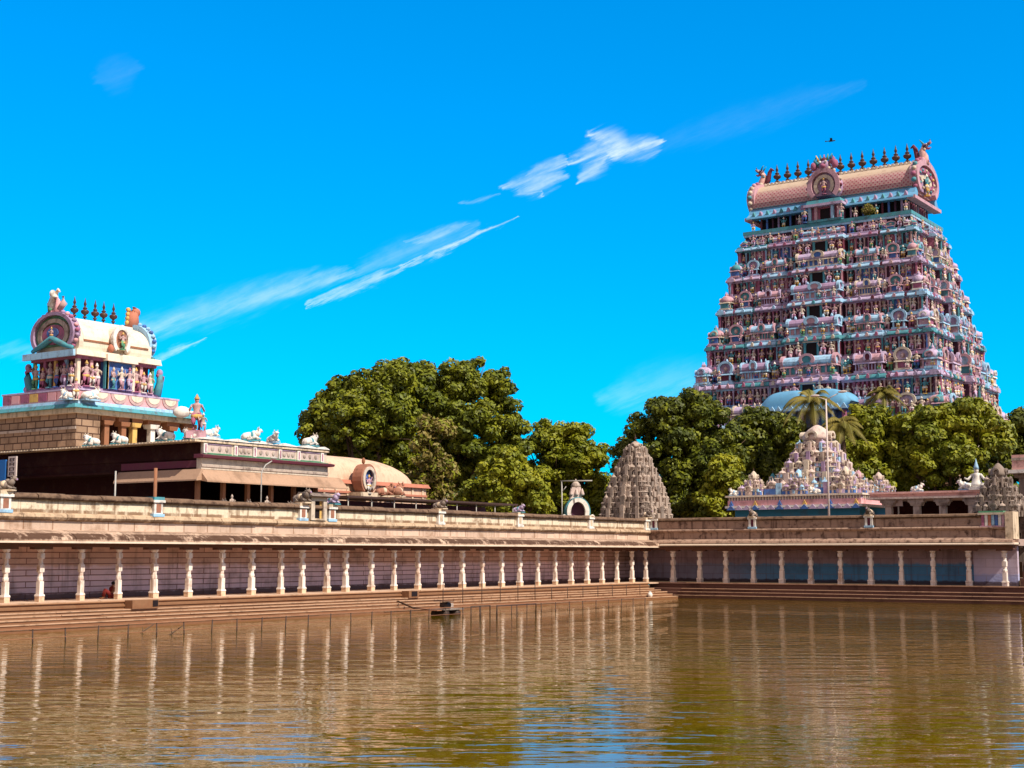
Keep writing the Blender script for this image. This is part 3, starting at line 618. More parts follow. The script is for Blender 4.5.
            if side in (0, 1):
                if kind == 'c':
                    # doorway
                    dz0, dz1 = z0_ + .07 * h, z0_ + .41 * h; dw = .55
                    d = MB(); d.M = Mr
                    d.box(-dw, dw, yo - .02, yo + .1, dz0, dz1, 'shadeblack'); d.box(-dw - .22, -dw, yo - .16, yo + .1, dz0, dz1 + .04, 'teal'); d.box(dw, dw + .22, yo - .16, yo + .1, dz0, dz1 + .04, 'teal')
                    d.box(-dw - .3, dw + .3, yo - .2, yo + .1, dz1, dz1 + .12, 'cream'); d.build('doorway', tier)
                    for sg in (-1, 1):
                        for q, (dx, kk) in enumerate(((1.25, .40), (2.05, .34))):
                            if dx > wd / 2: continue
                            link('statue', figs[(ti + q * 3) % 8] if q else g.choice([figs[2], figs[5], figs[6]]), tier, Mr @ Vector((sg * dx, yo - .28, z0_ + .045 * h)), ang, (h * kk * 1.25, h * kk, h * kk)); nst += 1
                else:
                    n = max(1, int(wd / .72))
                    for i in range(n):
                        fx = x - wd / 2 + wd * (i + .5) / n; fh = h * g.uniform(.28, .34)
                        fm = g.choice(figs); p = Mr @ Vector((fx, yo - .14, z0_ + .045 * h))
                        if side == 0 and nst < 98 and kind in 'sp' and i % 2 == 0: link('statue', fm, tier, p, ang, (fh * 1.2, fh, fh)); nst += 1
                        else: stf_add(stf, fm, p, ang, fh)
                if kind == 'r':
                    for zz in (.60,): stf_add(stf, g.choice(figs), Mr @ Vector((x, yo + .1, z0_ + zz * h)), ang, h * .38)
                # little figures standing among the shrines
                for i in range(int(wd / .9)):
                    stf_add(stf, g.choice(figs), Mr @ Vector((x - wd / 2 + wd * (i + g.random()) / max(1, int(wd / .9)), yo - .02, zb)), ang, h * g.uniform(.2, .33))
        stf.build('small_statues', tier, kind='stuff')
    # blue curved porch roof in front of the lowest tier
    pf = on_y(808, 402, 124.0)
    b = MB(); b.M = Matrix.Translation((-CX, -CY, 0))
    x0, x1 = on_y(763, 400, 124).x, on_y(853, 400, 124).x; za = on_y(808, 408, 124).z; zb = on_y(808, 390, 124).z
    n = 8; prof = [(.9 * math.cos(a) + .3, za + (zb - za) * math.sin(a)) for a in [math.pi / 2 * i / n for i in range(n + 1)]]
    vs_ = []; fs = []; NS = 24
    for q in range(NS + 1):
        t = q / NS; k = max(.12, (1 - abs(2 * t - 1) ** 5)) ** .5 * (1 - .22 * math.exp(-((t - .52) / .06) ** 2)); x = x0 + (x1 - x0) * t
        for (o_, z_) in [(1.35, za - .35)] + prof + [(-2.6, zb)]: vs_.append((x, 124 - o_ * (.75 + .25 * k), za - .25 + (z_ - za + .25) * k))
    m_ = len(prof) + 2
    for q in range(NS):
        for w__ in range(m_ - 1): fs.append((q * m_ + w__, (q + 1) * m_ + w__, (q + 1) * m_ + w__ + 1, q * m_ + w__ + 1))
    fs += [tuple(range(m_))[::-1], tuple(NS * m_ + w__ for w__ in range(m_))]; b.add(vs_, fs, 'porchblue', True)
    for q in range(14): x = x0 + (x1 - x0) * (q + .5) / 14; b.prism([(x - .35, za - .35), (x + .35, za - .35), (x, za + .15)], 122.45, 122.62, 'lightblue')
    b.box(x0 - .1, x1 + .1, 122.55, 123.0, za - .45, za - .2, 'blue')
    for i in range(9): x = x0 + (x1 - x0) * (i + .5) / 9; b.box(x - .1, x + .1, 122.75, 126, za - 1.8, za - .42, g.choice(pil))
    b.box(x0 + .1, x1 - .1, 123.4, 126, za - 1.8, za - .3, 'blue'); b.build('porch_roof', r)
    # neck and barrel vault
    zN = zs[-1]; Yv = 131.6
    zE = on_y(870, 200.5, Yv - .6).z; zR = on_y(850, 174, CY).z - .1
    b = MB(); b.cbox(0, 0, 8.7, 4.7, zN, zN + .35, 'teal'); b.cbox(0, 0, 7.6, 2.6, zN + .35, zE + .3, 'shadeblack')  # neck core and pilasters kept dark: shade under the eave put into their colour
    for i in range(24): x = -7.3 + 14.6 * i / 23; b.box(x - .09, x + .09, -3.34, -3.2, zN + .35, zE, ('maroon', 'blue', 'darkwall', 'mauve')[i % 4])
    for i in range(10): y = -3 + 6 * i / 9; b.box(7.6, 7.75, y - .09, y + .09, zN + .35, zE, g.choice(pil))
    neck = b.build('neck', r)
    for i, x in enumerate((-7.9, -4.6, -2.9, 2.9, 5.0, 7.9)): link('statue', figs[(2, 7, 5, 5, 7, 2)[i]], neck, (x, -3.9, zN + .33), 0, 1.2)
    hv = zR - zE; L = 8.3
    def vp(k): return [(k * 3.35 * math.sin(a) * (1 + .06 * math.sin(2 * a)), zE + .35 + (hv - .35) * (1 - math.cos(a)) / 2 if False else 0) for a in (0,)]
    pts = []
    N = 20
    for i in range(N + 1):
        a = -R(112) + 2 * R(112) * i / N
        zz = (math.cos(a) - math.cos(R(112))) / (1 - math.cos(R(112)))
        pts.append((3.1 * math.sin(a), zE + .9 + (hv - .9) * zz))
    v = MB(); v.sweep(pts, ((-L, 0), (0, 1)), ((L, 0), (0, 1)), 'vaultscales', smooth=False)
    vault = v.build('vault_roof', r)
    e = MB()
    for sg in (-1, 1):
        e.M = frame(0, 0, 0, 0 if sg == -1 else math.pi)
        e.sweep([(2.4, zE + 1.15), (3.0, zE + 1.15), (3.3, zE + .6), (3.95, zE + .18), (4.0, zE), (3.0, zE), (2.6, zE + .2)], ((-L - .35, 0), (0, -1)), ((L + .35, 0), (0, -1)), 'porchblue')
        e.sweep([(2.9, zE + 1.16), (3.14, zE + 1.25), (2.9, zE + 1.32)], ((-L, 0), (0, -1)), ((L, 0), (0, -1)), 'teal')
        for i in range(22): x = -L + .4 + 2 * (L - .4) * i / 21; e.prism([(x - .2, zE + .25), (x + .2, zE + .25), (x, zE + .75)], -3.9, -3.3, ('teal', 'mauve')[i % 2])
    e.build('eave', vault)
    rb = MB(); rb.box(-L, L, -.5, .5, zR - .12, zR + .12, 'cream')
    for i in range(40): x = -L + 2 * L * (i + .5) / 40; rb.box(x - .12, x + .12, -.62, .62, zR - .05, zR + .3, 'cream')
    rb.build('ridge', vault)
    for sg in (-1, 1):                      # horseshoe gables with beast heads
        G = MB(); G.M = frame(sg * (L + .05), 0, 0, sg * math.pi / 2) if sg == 1 else frame(-(L + .05), 0, 0, -math.pi / 2)
        cz = zE + .9 + (hv - .9) * .44; rr = (hv - .9) * .53
        G.prism(arch_pts(2.9, cz, rr, 20), -.15, .3, 'mauve'); G.ring(arch_pts(3.25, cz, rr + .35, 20), arch_pts(2.7, cz, rr - .25, 20), -.55, .25, 'pink'); G.ring(arch_pts(2.4, cz, rr - .5, 20), arch_pts(2.0, cz, rr - .9, 20), -.38, .2, 'rose')
        G.ring(arch_pts(1.6, cz, rr - 1.2, 20), arch_pts(1.1, cz, rr - 1.6, 20), -.38, .2, 'cream')
        for a in range(16):
            t_ = -.5 + (math.pi + 1.0) * a / 15; G.ell((-3.3 * math.cos(t_), -.2, cz + (rr + .4) * math.sin(t_)), (.22, .26, .24), g.choice(['rose', 'pink', 'teal', 'cream']), 7, 5)
        for a in range(12): t_ = math.pi * 2 * a / 12; G.ell((2.2 * math.cos(t_), -.4, cz + (rr - .7) * math.sin(t_)), (.16, .14, .16), g.choice(['cream', 'teal', 'ochre']), 6, 4)
        G.box(-3.9, 3.9, -.5, .3, zE - .12, zE + .2, 'pink')
        gb = G.build('end_gable', vault)
        link('statue', figs[7], vault, (sg * (L + .45), 0, cz - 1.5), sg * math.pi / 2, 2.2)
        y = MB(); y.M = frame(sg * L, 0, 0, 0 if sg == 1 else math.pi) @ Matrix.Translation((0, 0, (cz + rr + .2) * .25)) @ Matrix.Diagonal((.75, .75, .75, 1))      # beast head rearing over the gable, curling inwards
        zt = cz + rr + .2
        y.tube([(.3, 0, zt - .3), (.35, 0, zt + .8), (.1, 0, zt + 1.6), (.45, 0, zt + 2.1)], [.7, .55, .4, .34], 'spirepink', 9)
        for q in range(6): y.ell((.35 + .5 * math.cos(q), .3 * math.sin(q * 2), zt + .1 + q * .32), (.2, .2, .22), g.choice(['cream', 'teal', 'rose', 'mauve']), 6, 5); y.ell((.5, 0, zt + 2.15), (.45, .34, .36), 'mauve'); y.tube([(.9, 0, zt + 2.35), (1.25, 0, zt + 2.6), (1.2, 0, zt + 2.95)], [.25, .18, .08], 'pink', 7)
        y.tube([(.6, 0, zt + 1.9), (1.05, 0, zt + 1.75), (1.3, 0, zt + 1.9)], [.2, .15, .06], 'rose', 7)
        y.tube([(0, 0, zt + .2), (-.55, 0, zt + .9), (-.75, 0, zt + 1.9), (-1.05, 0, zt + 2.4), (-1.4, 0, zt + 2.15)], [.45, .36, .3, .24, .1], 'maroon', 8)
        for s in (-1, 1): y.tube([(.35, s * .3, zt + 2.4), (.1, s * .45, zt + 2.8), (-.1, s * .4, zt + 3.0)], [.12, .08, .03], 'teal', 6); y.ell((.8, s * .34, zt + 2.32), (.1, .1, .1), 'white', 6, 5)
        y.build('beast_head', vault)
    # central dormer
    d = MB(); cz = zE + 1.9 + .3
    d.box(-1.75, 1.75, -4.9, -3.0, zN + .35, zN + .55, 'teal')
    for x in (-1.5, -.85, .85, 1.5): d.box(x - .14, x + .14, -4.75, -4.45, zN + .55, zE + .1, g.choice(['lightblue', 'pink', 'teal']))
    d.box(-1.6, 1.6, -4.4, -3.0, zN + .55, zE + .1, 'rose'); d.box(-.5, .5, -4.43, -4.4, zN + .55, zE - .1, 'shadeblack')
    d.box(-2.0, 2.0, -5.1, -3.0, zE + .1, zE + .35, 'lilac'); d.box(-1.8, 1.8, -4.9, -2.6, zE + .35, zE + .75, 'teal', .1)
    d.prism(arch_pts(1.4, cz, 1.4, 18), -4.4, -1.0, 'mauve'); d.ring(arch_pts(1.7, cz, 1.75, 18), arch_pts(1.25, cz, 1.3, 18), -4.75, -4.3, 'pink'); d.ring(arch_pts(1.05, cz, 1.1, 18), arch_pts(.7, cz, .75, 18), -4.6, -4.35, 'cream')
    for a in range(13): t_ = -.4 + (math.pi + .8) * a / 12; d.ell((-1.72 * math.cos(t_), -4.5, cz + 1.78 * math.sin(t_)), (.18, .2, .18), g.choice(['rose', 'maroon', 'cream']), 7, 5)
    d.build('dormer', vault)
    link('statue', figs[0], vault, (0, -4.6, cz - .9), 0, 1.7); 
    for x, f_ in ((-1.9, 4), (1.9, 1)): link('statue', figs[f_], vault, (x, -5.0, zN + .4), 0, 1.5)
    t_ = MB(); zt = cz + 1.6; t_.ell((0, -4.3, zt + .45), (.55, .45, .6), 'mauve'); t_.ell((0, -4.7, zt + .35), (.3, .28, .25), 'rose'); t_.ell((0, -4.3, zt + .95), (.35, .3, .35), 'maroon')
    for s in (-1, 1):
        t_.tube([(s * .6, -4.3, zt + .6), (s * 1.0, -4.3, zt + 1.1), (s * .8, -4.3, zt + 1.5)], [.22, .15, .05], ('teal', 'rose')[s > 0], 7); t_.ell((s * .3, -4.75, zt + .75), (.15, .12, .15), 'white', 6, 5); t_.ell((s * 1.1, -4.3, zt + .5), (.35, .3, .45), 'rose')
    for k in range(5): t_.tube([((k - 2) * .3, -4.3, zt + 1.0), ((k - 2) * .42, -4.3, zt + 1.6)], [.14, .04], ('ochre', 'green', 'rose', 'green', 'teal')[k], 6)
    t_.build('beast_head', vault)
    pxs = [770, 780, 790.6, 801, 812, 822.5, 833.7, 845, 856, 867, 878.7, 890.6, 902]
    for i in range(13): link('finial', fin, r, (-6.9 + 13.8 * i / 12, 0, zR + .1), 0, 1.02)
    return r, zs, zN
def stf_add(mb, me, p, ang, h):
    M = Matrix.Translation(p) @ Matrix.Rotation(ang, 4, 'Z') @ Matrix.Diagonal((h * 1.2, h, h, 1)); key = me.name
    if key not in FC:
        n = len(me.vertices); a = np.empty(n * 3); me.vertices.foreach_get('co', a)
        FC[key] = (a.reshape(-1, 3), [tuple(q.vertices) for q in me.polygons], [me.materials[q.material_index].name for q in me.polygons])
    a, fs, ms = FC[key]; A = np.array(M)[:3, :3]; q = a @ A.T + np.array(M)[:3, 3]; o = len(mb.v)
    mb.v += [tuple(t) for t in q.tolist()]
    for f, m in zip(fs, ms): mb.f.append(tuple(i + o for i in f)); mb.mi.append(mb.slot(m)); mb.sm.append(True)
FC = {}
GR, GZS, GZN = gopuram()

# ------------------------------------------------------------------ stone and painted spires
def spire(name, label, cx, cy, zb, hw, H_, tiers, pals, dome_m, trim, curve=1.25, dome_f=.2, seed=1, nmini=5, cat='temple spire', octo=False, fin_s=.6, group=None, taper=.68, plinth=None):
    g = random.Random(seed)
    r = thing(name, label, cat, (cx, cy, zb)); 
    if group: r['group'] = group
    Ht = H_ * (1 - dome_f)
    def half(t): return hw * (1 - taper * t ** curve)
    if plinth: b = MB(); b.cbox(0, 0, hw * 1.02, hw * 1.02, 0, .22 if H_ < 3 else .42, plinth); b.build('plinth', r)
    zprev = 0
    for i in range(tiers):
        t0, t1 = i / tiers, (i + 1) / tiers; z0_ = Ht * (t0 ** .92); z1_ = Ht * (t1 ** .92); h = z1_ - z0_; a = half(t0); a1 = half(t1)
        b = MB(); b.cbox(0, 0, a - .08 * hw, a - .08 * hw, z0_, z0_ + .6 * h, g.choice(pals)); b.cbox(0, 0, a * 1.0, a * 1.0, z0_, z0_ + .08 * h, trim)
        b.cbox(0, 0, a1 * 1.0, a1 * 1.0, z0_ + .6 * h, z1_, g.choice(pals))
        b.cbox(0, 0, a + .02 * hw, a + .02 * hw, z0_ + .45 * h, z0_ + .58 * h, g.choice([trim] + pals), .04 * hw)
        for side in range(4):
            b.M = frame(0, 0, 0, side * math.pi / 2); n = max(3, int(nmini * (a / hw) + .5))
            for k in range(2 * n + 1):
                x = -a * .95 + 1.9 * a * k / (2 * n); q = .035 * hw; b.box(x - q, x + q, -a + .01 * hw, -a + .1 * hw, z0_ + .08 * h, z0_ + .45 * h, g.choice(pals))
            b.box(-.3 * a, .3 * a, -a - .07 * hw, -a + .1 * hw, z0_, z0_ + .55 * h, g.choice(pals))
            for q_ in (-1, 1): b.box(q_ * .62 * a - .07 * a, q_ * .62 * a + .07 * a, -a - .05 * hw, -a + .1 * hw, z0_, z1_, g.choice(pals))
            b.box(-.09 * a, .09 * a, -a - .11 * hw, -a + .1 * hw, z0_ + .1 * h, z1_ + .1 * h, g.choice(pals))
        b.M = Matrix.Identity(4); tr = b.build('tier', r)
        sm = MB()
        for side in range(4):
            n = max(3, int(nmini * (a / hw) + .5))
            for k in range(n):
                x = (-a + a * 2 * (k + .5) / n) * .95; w_ = a / n * g.uniform(.74, 1.05); m = g.choice(pals); big = 1.25 if k == n // 2 else g.uniform(.8, 1.15)
                sm.M = frame(0, 0, 0, side * math.pi / 2); y = -a + .05 * hw
                sm.box(x - w_ * .62, x + w_ * .62, y - w_ * .35, y + w_ * .9, z0_ + .56 * h, z0_ + .86 * h, m); sm.box(x - w_ * .75, x + w_ * .75, y - w_ * .5, y + w_ * .9, z0_ + .86 * h, z0_ + .92 * h, trim); sm.box(x - w_ * .2, x + w_ * .2, y - w_ * .5, y, z0_ + .56 * h, z0_ + .86 * h, g.choice(pals))
                zt = z0_ + .92 * h
                if g.random() < .82: sm.lathe([(w_ * .62, zt), (w_ * .74 * big, zt + .07 * h), (w_ * .60 * big, zt + .17 * h * big), (w_ * .28, zt + .26 * h * big), (w_ * .12, zt + .30 * h * big), (w_ * .16, zt + .35 * h * big), (w_ * .02, zt + .48 * h * big)], m, c=(x, y + .1 * w_), n=8, a0=math.pi / 8, smooth=False)
                if k == n // 2: sm.ring(arch_pts(w_ * 1.0, zt, .35 * h, 10), arch_pts(w_ * .6, zt, .2 * h, 10), y - w_ * .95, y - w_ * .4, trim)
                stf_add(sm, g.choice(figs) if pals[0] != 'spiregrey' and pals[0] != 'stone' and pals[0] != 'stonedark' and pals[0] != 'spirepale' else stonefig, sm.M @ Vector((x + w_ * .9, -a - .01 * hw, z0_ + .08 * h)), side * math.pi / 2, .42 * h)
        sm.M = Matrix.Identity(4); sm.build('ornaments', tr, kind='stuff')
    zt = Ht; a = half(1.0); Hd = H_ - Ht
    b = MB(); b.cbox(0, 0, a * .8, a * .8, zt, zt + .16 * Hd, g.choice(pals)); b.lathe([(a * .85, zt + .16 * Hd), (a * 1.15, zt + .22 * Hd), (a * 1.18, zt + .36 * Hd), (a * 1.0, zt + .56 * Hd), (a * .7, zt + .76 * Hd), (a * .35, zt + .92 * Hd), (a * .12, zt + Hd)], dome_m, n=16 if not octo else 8)
    for side in range(4): b.M = frame(0, 0, 0, side * math.pi / 2); b.ring(arch_pts(a * .5, zt + .42 * Hd, .24 * Hd, 12), arch_pts(a * .3, zt + .42 * Hd, .14 * Hd, 12), -a * 1.3, -a * .9, trim)
    b.M = Matrix.Identity(4); b.build('dome', r)
    link('finial', fin, r, (0, 0, zt + Hd * .97), 0, fin_s)
    return r
# grey spire behind the corner
c = at_d(636, 500, 106); zt = at_d(636, 437, 106).z
spire('temple_spire', 'tall conical grey stone spire rising behind the corner of the two colonnades', 'temple' and c.x, c.y, 0.9 + 4.3, 1.98, zt - 5.2 - .3, 7, ['spiregrey', 'spiregrey', 'stonedark', 'spiregrey'], 'spiregrey', 'spiregrey', curve=1.3, taper=.80, dome_f=.10, seed=5, nmini=7, fin_s=.25)
b = MB(); b.cbox(c.x, c.y, 2.2, 2.2, .9, 4.7, 'granite'); b.cbox(c.x, c.y, 2.6, 2.6, 4.7, 5.2, 'stonedark', .1)
o = b.build('stone_plinth', label='dark stone base under the conical grey spire behind the corner', category='plinth')
# painted shrine hall with spires
YP = 90.0
def painted_shrine():
    xa, xb = on_y(729, 500, YP).x, on_y(862, 500, YP).x; z5 = on_y(790, 514, YP).z; zs_ = on_y(790, 494.5, YP).z
    r = thing('painted_shrine', 'low shrine with pink and white frieze over a blue wall behind the far colonnade', 'shrine', ((xa + xb) / 2, YP, .9))
    T = Matrix.Translation((-(xa + xb) / 2, -YP, -.9)); D = 7.5
    za, zb_, zc_ = on_y(790, 507.5, YP).z, on_y(790, 500, YP).z, zs_
    b = MB(); b.M = T; b.box(xa + .3, xb - .3, YP + .3, YP + D, .9, za, 'tealblue'); b.build('wall', r)
    b = MB(); b.M = T; b.box(xa - .15, xb + .15, YP - .35, YP + D + .3, za, za + .16, 'white'); b.box(xa, xb, YP - .2, YP + D, za + .16, zb_ + .02, 'shrinepink')
    n = 16
    for i in range(n):
        x = xa + (xb - xa) * (i + .5) / n; b.prism([(x - .32, za - .12), (x + .32, za - .12), (x, za + .20)][::1], YP - .39, YP - .3, 'lilac' if i % 3 else 'blue')
        if i % 3 == 0: b.prism([(x - .16, za + .16), (x + .16, za + .16), (x, za + .5)], YP - .33, YP - .18, 'blue' if i % 2 == 0 else 'ochre')
    b.build('cornice', r)
    b = MB(); b.M = T; b.box(xa, xb, YP - .05, YP + D, zb_ + .02, zc_ - .12, 'lilac')
    n = 46
    for i in range(n): x = xa + (xb - xa) * (i + .5) / n; b.box(x - .055, x + .055, YP - .14, YP, zb_ + .02, zc_ - .12, 'shrinecream')
    n = 24
    for i in range(n): y = YP + D * (i + .5) / n; b.box(xb, xb + .08, y - .055, y + .055, zb_ + .02, zc_ - .12, 'cream')
    b.box(xa - .15, xb + .15, YP - .3, YP + D + .1, zc_ - .12, zc_, 'shrinecream'); b.build('frieze', r)
    return zc_, xa, xb
ZP, xa, xb = painted_shrine()
pal = ['spirepale', 'spirepale', 'spiregrey', 'lilac', 'spirepale', 'spirepale', 'mauve', 'spirepale', 'cream', 'lightblue']
cm = on_y(818, 460, YP + 3.4); zt = on_y(818, 425, YP + 3.4).z
spire('temple_spire', 'tall painted pink and white pyramidal spire behind the lamp pole on the far shrine', cm.x, cm.y, ZP, 2.75, zt - ZP, 5, pal, 'spirepale', 'cream', curve=.78, dome_f=.27, seed=11, nmini=7, fin_s=.12, plinth='blue')
for i, (px, Yo, top, hw, m, lab) in enumerate([(754, 1.0, 471, .82, 'cream', 'small pale domed spire at the left end of the painted shrine roof'), (773, 3.5, 473, .6, 'teal', 'small green domed spire between two pale ones on the painted shrine roof'),
        (799, .7, 469, .85, 'lightblue', 'small spire with a light blue dome in front of the tall painted spire'), (846, 1.2, 466, .9, 'cream', 'small pink spire just right of the lamp pole, beside the tall painted spire'),
        (859, 2.2, 470, .75, 'pink', 'small pink spire nearest the right corner of the painted shrine roof'), (879, 5.0, 472, .85, 'spirepale', 'lone small pale spire standing right of the painted shrine, over the pillared pavilion')]):
    p = on_y(px, 490, YP + Yo); zt = on_y(px, top, YP + Yo).z
    b_ = ZP if px < 870 else ZP
    spire('small_spire', lab, p.x, p.y, b_, hw, zt - b_, 2, pal, m, 'cream', curve=.9, dome_f=.42, seed=20 + i, nmini=3, fin_s=.12, plinth='blue', group='small spires on the painted shrine')
bull('w', on_y(735, 494, YP + .3).xy.to_3d() + Vector((0, 0, ZP)), math.pi, .9, 'white bull statue at the left end of the painted shrine roof')
bull('w', on_y(815, 494, YP + .3).xy.to_3d() + Vector((0, 0, ZP)), math.pi, .9, 'white bull statue below the tall painted spire, left of the lamp pole')
# pillared pavilion to its right
def pavilion():
    Yp = 89.0; x0, x1 = on_y(868, 500, Yp).x, on_y(980, 500, Yp).x; zr = on_y(925, 493, Yp).z; zb_ = on_y(925, 498.5, Yp).z
    r = thing('pavilion', 'low open stone pavilion with pinkish flat roof behind the far parapet at right', 'pavilion', ((x0 + x1) / 2, Yp, .9)); T = Matrix.Translation((-(x0 + x1) / 2, -Yp, -.9))
    b = MB(); b.M = T; b.box(x0, x1 - .3, Yp + .3, Yp + 5, zb_ + .12, zr, 'spirepink'); b.box(x0, x1 + .0, Yp + .1, Yp + 5.2, zr, zr + .12, 'spirepink'); b.box(x0, x1, Yp - .3, Yp + 5.3, zb_, zb_ + .12, 'spirepale'); b.build('roof', r)
    for px in (889, 917, 943, 972):
        q = on_y(px, 500, Yp + .2); cb_ = MB(); cb_.cbox(0, 0, .2, .2, 0, zb_ - .9 - .45, 'stone'); cb_.cbox(0, 0, .32, .26, zb_ - .9 - .45, zb_ - .9 - .22, 'stone', -.08); cb_.cbox(0, 0, .5, .3, zb_ - .9 - .22, zb_ - .9, 'stone'); cb_.build('pillar', r, loc=(q.x - (x0 + x1) / 2, .2, 0))
    b = MB(); b.M = T; b.box(x0, x1, Yp + 4.6, Yp + 4.9, .9, zb_, 'redpaint'); b.build('back_wall', r)
    q = on_y(898, 503, Yp + .4); b = MB(); b.box(-.3, .3, -.03, .03, 0, .5, 'signwhite'); b.box(-.04, .04, .03, .09, -3.6, .5, 'greymetal'); o = b.build('notice_board', None, loc=(q.x, q.y, q.z - .2), label='small white board standing inside the pillared pavilion', category='board')
    p = on_y(917, 492, Yp + .8); bull('w', (p.x, p.y, zr + .12), 0, .9, 'white bull statue lying on the middle of the pavilion roof')
    p = on_y(967, 490, Yp + .8); bull('w', (p.x, p.y, zr + .12), math.pi, 1.15, 'white bull statue on the pavilion roof just left of the seated figure')
    p = on_y(977, 490, Yp + .3)
    b = MB()                                       # seated statue with canopy point
    b.cbox(0, 0, .4, .35, 0, .2, 'white'); b.lathe([(.42, .2), (.46, .35), (.30, .5), (.24, .8), (.26, 1.0), (.08, 1.08)], 'white', n=10, sy=.7); b.ell((0, 0, 1.2), (.15, .15, .18), 'white'); b.lathe([(.17, 1.28), (.14, 1.45), (.05, 1.75), (.01, 1.95)], 'lightblue', n=10)
    for s in (-1, 1): b.tube([(s * .25, 0, .95), (s * .5, -.1, .65), (s * .7, -.2, .75)], [.09, .08, .05], 'white', 7); b.tube([(s * .2, -.1, .3), (s * .6, -.2, .3), (s * .3, -.35, .26)], [.14, .12, .08], 'white', 7)
    b.build('seated_statue', None, loc=(p.x, p.y, zr + .12), label='white seated deity statue with pointed crown at the right end of the pavilion roof', category='statue')
pavilion()
# dark stone spire at right end
c = on_y(1000, 515, YF + 2.2); zt = on_y(1000, 463, YF + 2.2).z
spire('temple_spire', 'weathered dark stone domed spire above the right end of the far colonnade', c.x, c.y, 4.9, 1.25, zt - 4.9, 4, ['stonedark', 'stone', 'stonedark'], 'stonedark', 'stonedark', curve=1.2, dome_f=.30, seed=31, nmini=5, fin_s=.1)
# tall stone column-like pier beyond the colonnade's end and the hall corner behind it
def right_end():
    x0 = on_y(1013, 560, YF + 3).x
    r = thing('stone_gate_pier', 'rough dark stone pier standing at the right edge beside the end of the far colonnade', 'stone pier', (x0 + 1.4, YF + 3.4, .9))
    g = random.Random(4); b = MB(); z = 0
    while z < 4.4:
        h = g.uniform(.28, .5); a = g.uniform(.7, 1.05); b.cbox(g.uniform(-.06, .06), 0, a, a, z, z + h, 'stonedark', g.uniform(.02, .08)); z += h
    b.build('shaft', r); b = MB(); b.cbox(0, 0, 1.2, 1.2, z, z + .3, 'weathered', .1); b.build('cap', r)
    b = MB(); b.box(XE + .1, XR, YF + .9, YF + 1.5, .93, 1.35, 'stepsfar'); b.box(XE + .1, XR, YF + 1.5, YF + 2.1, .93, 1.75, 'stepsfar'); b.box(XE + .1, XR, YF + 2.1, YF + 5, .93, 2.1, 'stepsfar'); b.build('upper_steps', kind='structure')
    p = on_y(1012, 470, 104.0); zt = on_y(1012, 455, 104).z; zb_ = on_y(1012, 470, 104).z
    r = thing('stone_hall', 'stone hall with a pinkish parapet and dark pillars cut by the right edge', 'hall', (p.x + 8, 106, .9)); T = Matrix.Translation((-p.x - 8, -106, -.9))
    b = MB(); b.M = T; b.box(p.x, p.x + 18, 104, 114, zb_, zt, 'spirepink'); b.box(p.x - .4, p.x + 18.4, 103.6, 114, zb_ - .25, zb_, 'white'); b.box(p.x, p.x + 18, 103.9, 104, zt - .4, zt - .2, 'stone'); b.build('roof', r)
    b = MB(); b.M = T; b.box(p.x + .9, p.x + 17, 107, 113, .9, zb_ - .25, 'stonedark'); b.build('wall', r)
    for k in range(6): b = MB(); b.M = T; x = p.x + .6 + k * 2.6; b.cbox(x, 104.6, .25, .25, .9, zb_ - .55, 'stonedark'); b.cbox(x, 104.6, .5, .4, zb_ - .55, zb_ - .25, 'stonedark', -.1); b.build('pillar', r)
right_end()

# arch shrine and pole frame near the grey spire
def arch():
    Y = 86.8; p = on_y(578, 515, Y); r = thing('arch_shrine', 'white horseshoe arch with teal side above the left parapet, before the small grey spirelet', 'shrine', (p.x, p.y, 5.0), R(40))
    z1 = on_y(578, 483, Y).z - 5.0
    b = MB(); b.ring(arch_pts(.80, .75, .95, 18, lo=-.6), arch_pts(.52, .70, .72, 18, lo=-.6), -.15, .35, 'white'); b.build('arch', r)
    b = MB(); b.ring(arch_pts(.90, .74, 1.02, 18, lo=-.3), arch_pts(.78, .74, .94, 18, lo=-.3), .0, .9, 'teal'); b.box(-1.0, 1.0, -.1, 1.2, -.25, .0, 'weathered'); b.build('arch_rim', r)
    b = MB(); b.box(-.5, .5, .4, .8, 0, 1.4, 'darkwall'); b.build('niche', r)
    b = MB(); b.cbox(0, 1.0, .55, .5, 0, 1.3, 'stone'); b.cbox(0, 1.0, .42, .4, 1.3, 2.5, 'spirepale', .1); b.lathe([(.34, 2.5), (.36, 2.6), (.25, 2.8), (.08, 2.95), (.02, 3.1)], 'stone', c=(0, 1.0), n=8)
    for k in range(4): b.cbox(0, 1.0, .55 - k * .08, .5 - k * .07, 1.3 + k * .28, 1.5 + k * .28, 'spirepale', .05); b.cbox(0, 1.0, .42 - k * .08, .38 - k * .07, 1.5 + k * .28, 1.58 + k * .28, 'stone')
    for x in (-.4, 0, .4): b.lathe([(.12, 1.9), (.16, 2.0), (.1, 2.2), (.02, 2.4)], 'spirepale', c=(x, .6), n=8)
    b.build('spirelet', r)
    for s in (-1, 1): b = MB(); b.ell((s * 1.0, -.15, .25), (.22, .2, .28), 'white'); b.build('guardian', r)
    q = on_y(562, 515, Y - .5); zt = on_y(562, 481, Y - .5).z; x1 = on_y(592, 481, Y - .5).x
    b = MB(); b.tube([(0, 0, 0), (0, 0, zt - 4)], .05, 'greymetal'); b.tube([(-.1, 0, zt - 4), (x1 - q.x, 0, zt - 4.05)], .05, 'greymetal'); b.tube([(0, 0, zt - 4.8), (.35, 0, zt - 4.4)], .03, 'greymetal')
    b.build('pole_frame', None, loc=(q.x, q.y, 4.0), label='grey metal pole with a horizontal top bar left of the white arch', category='pole')
arch()

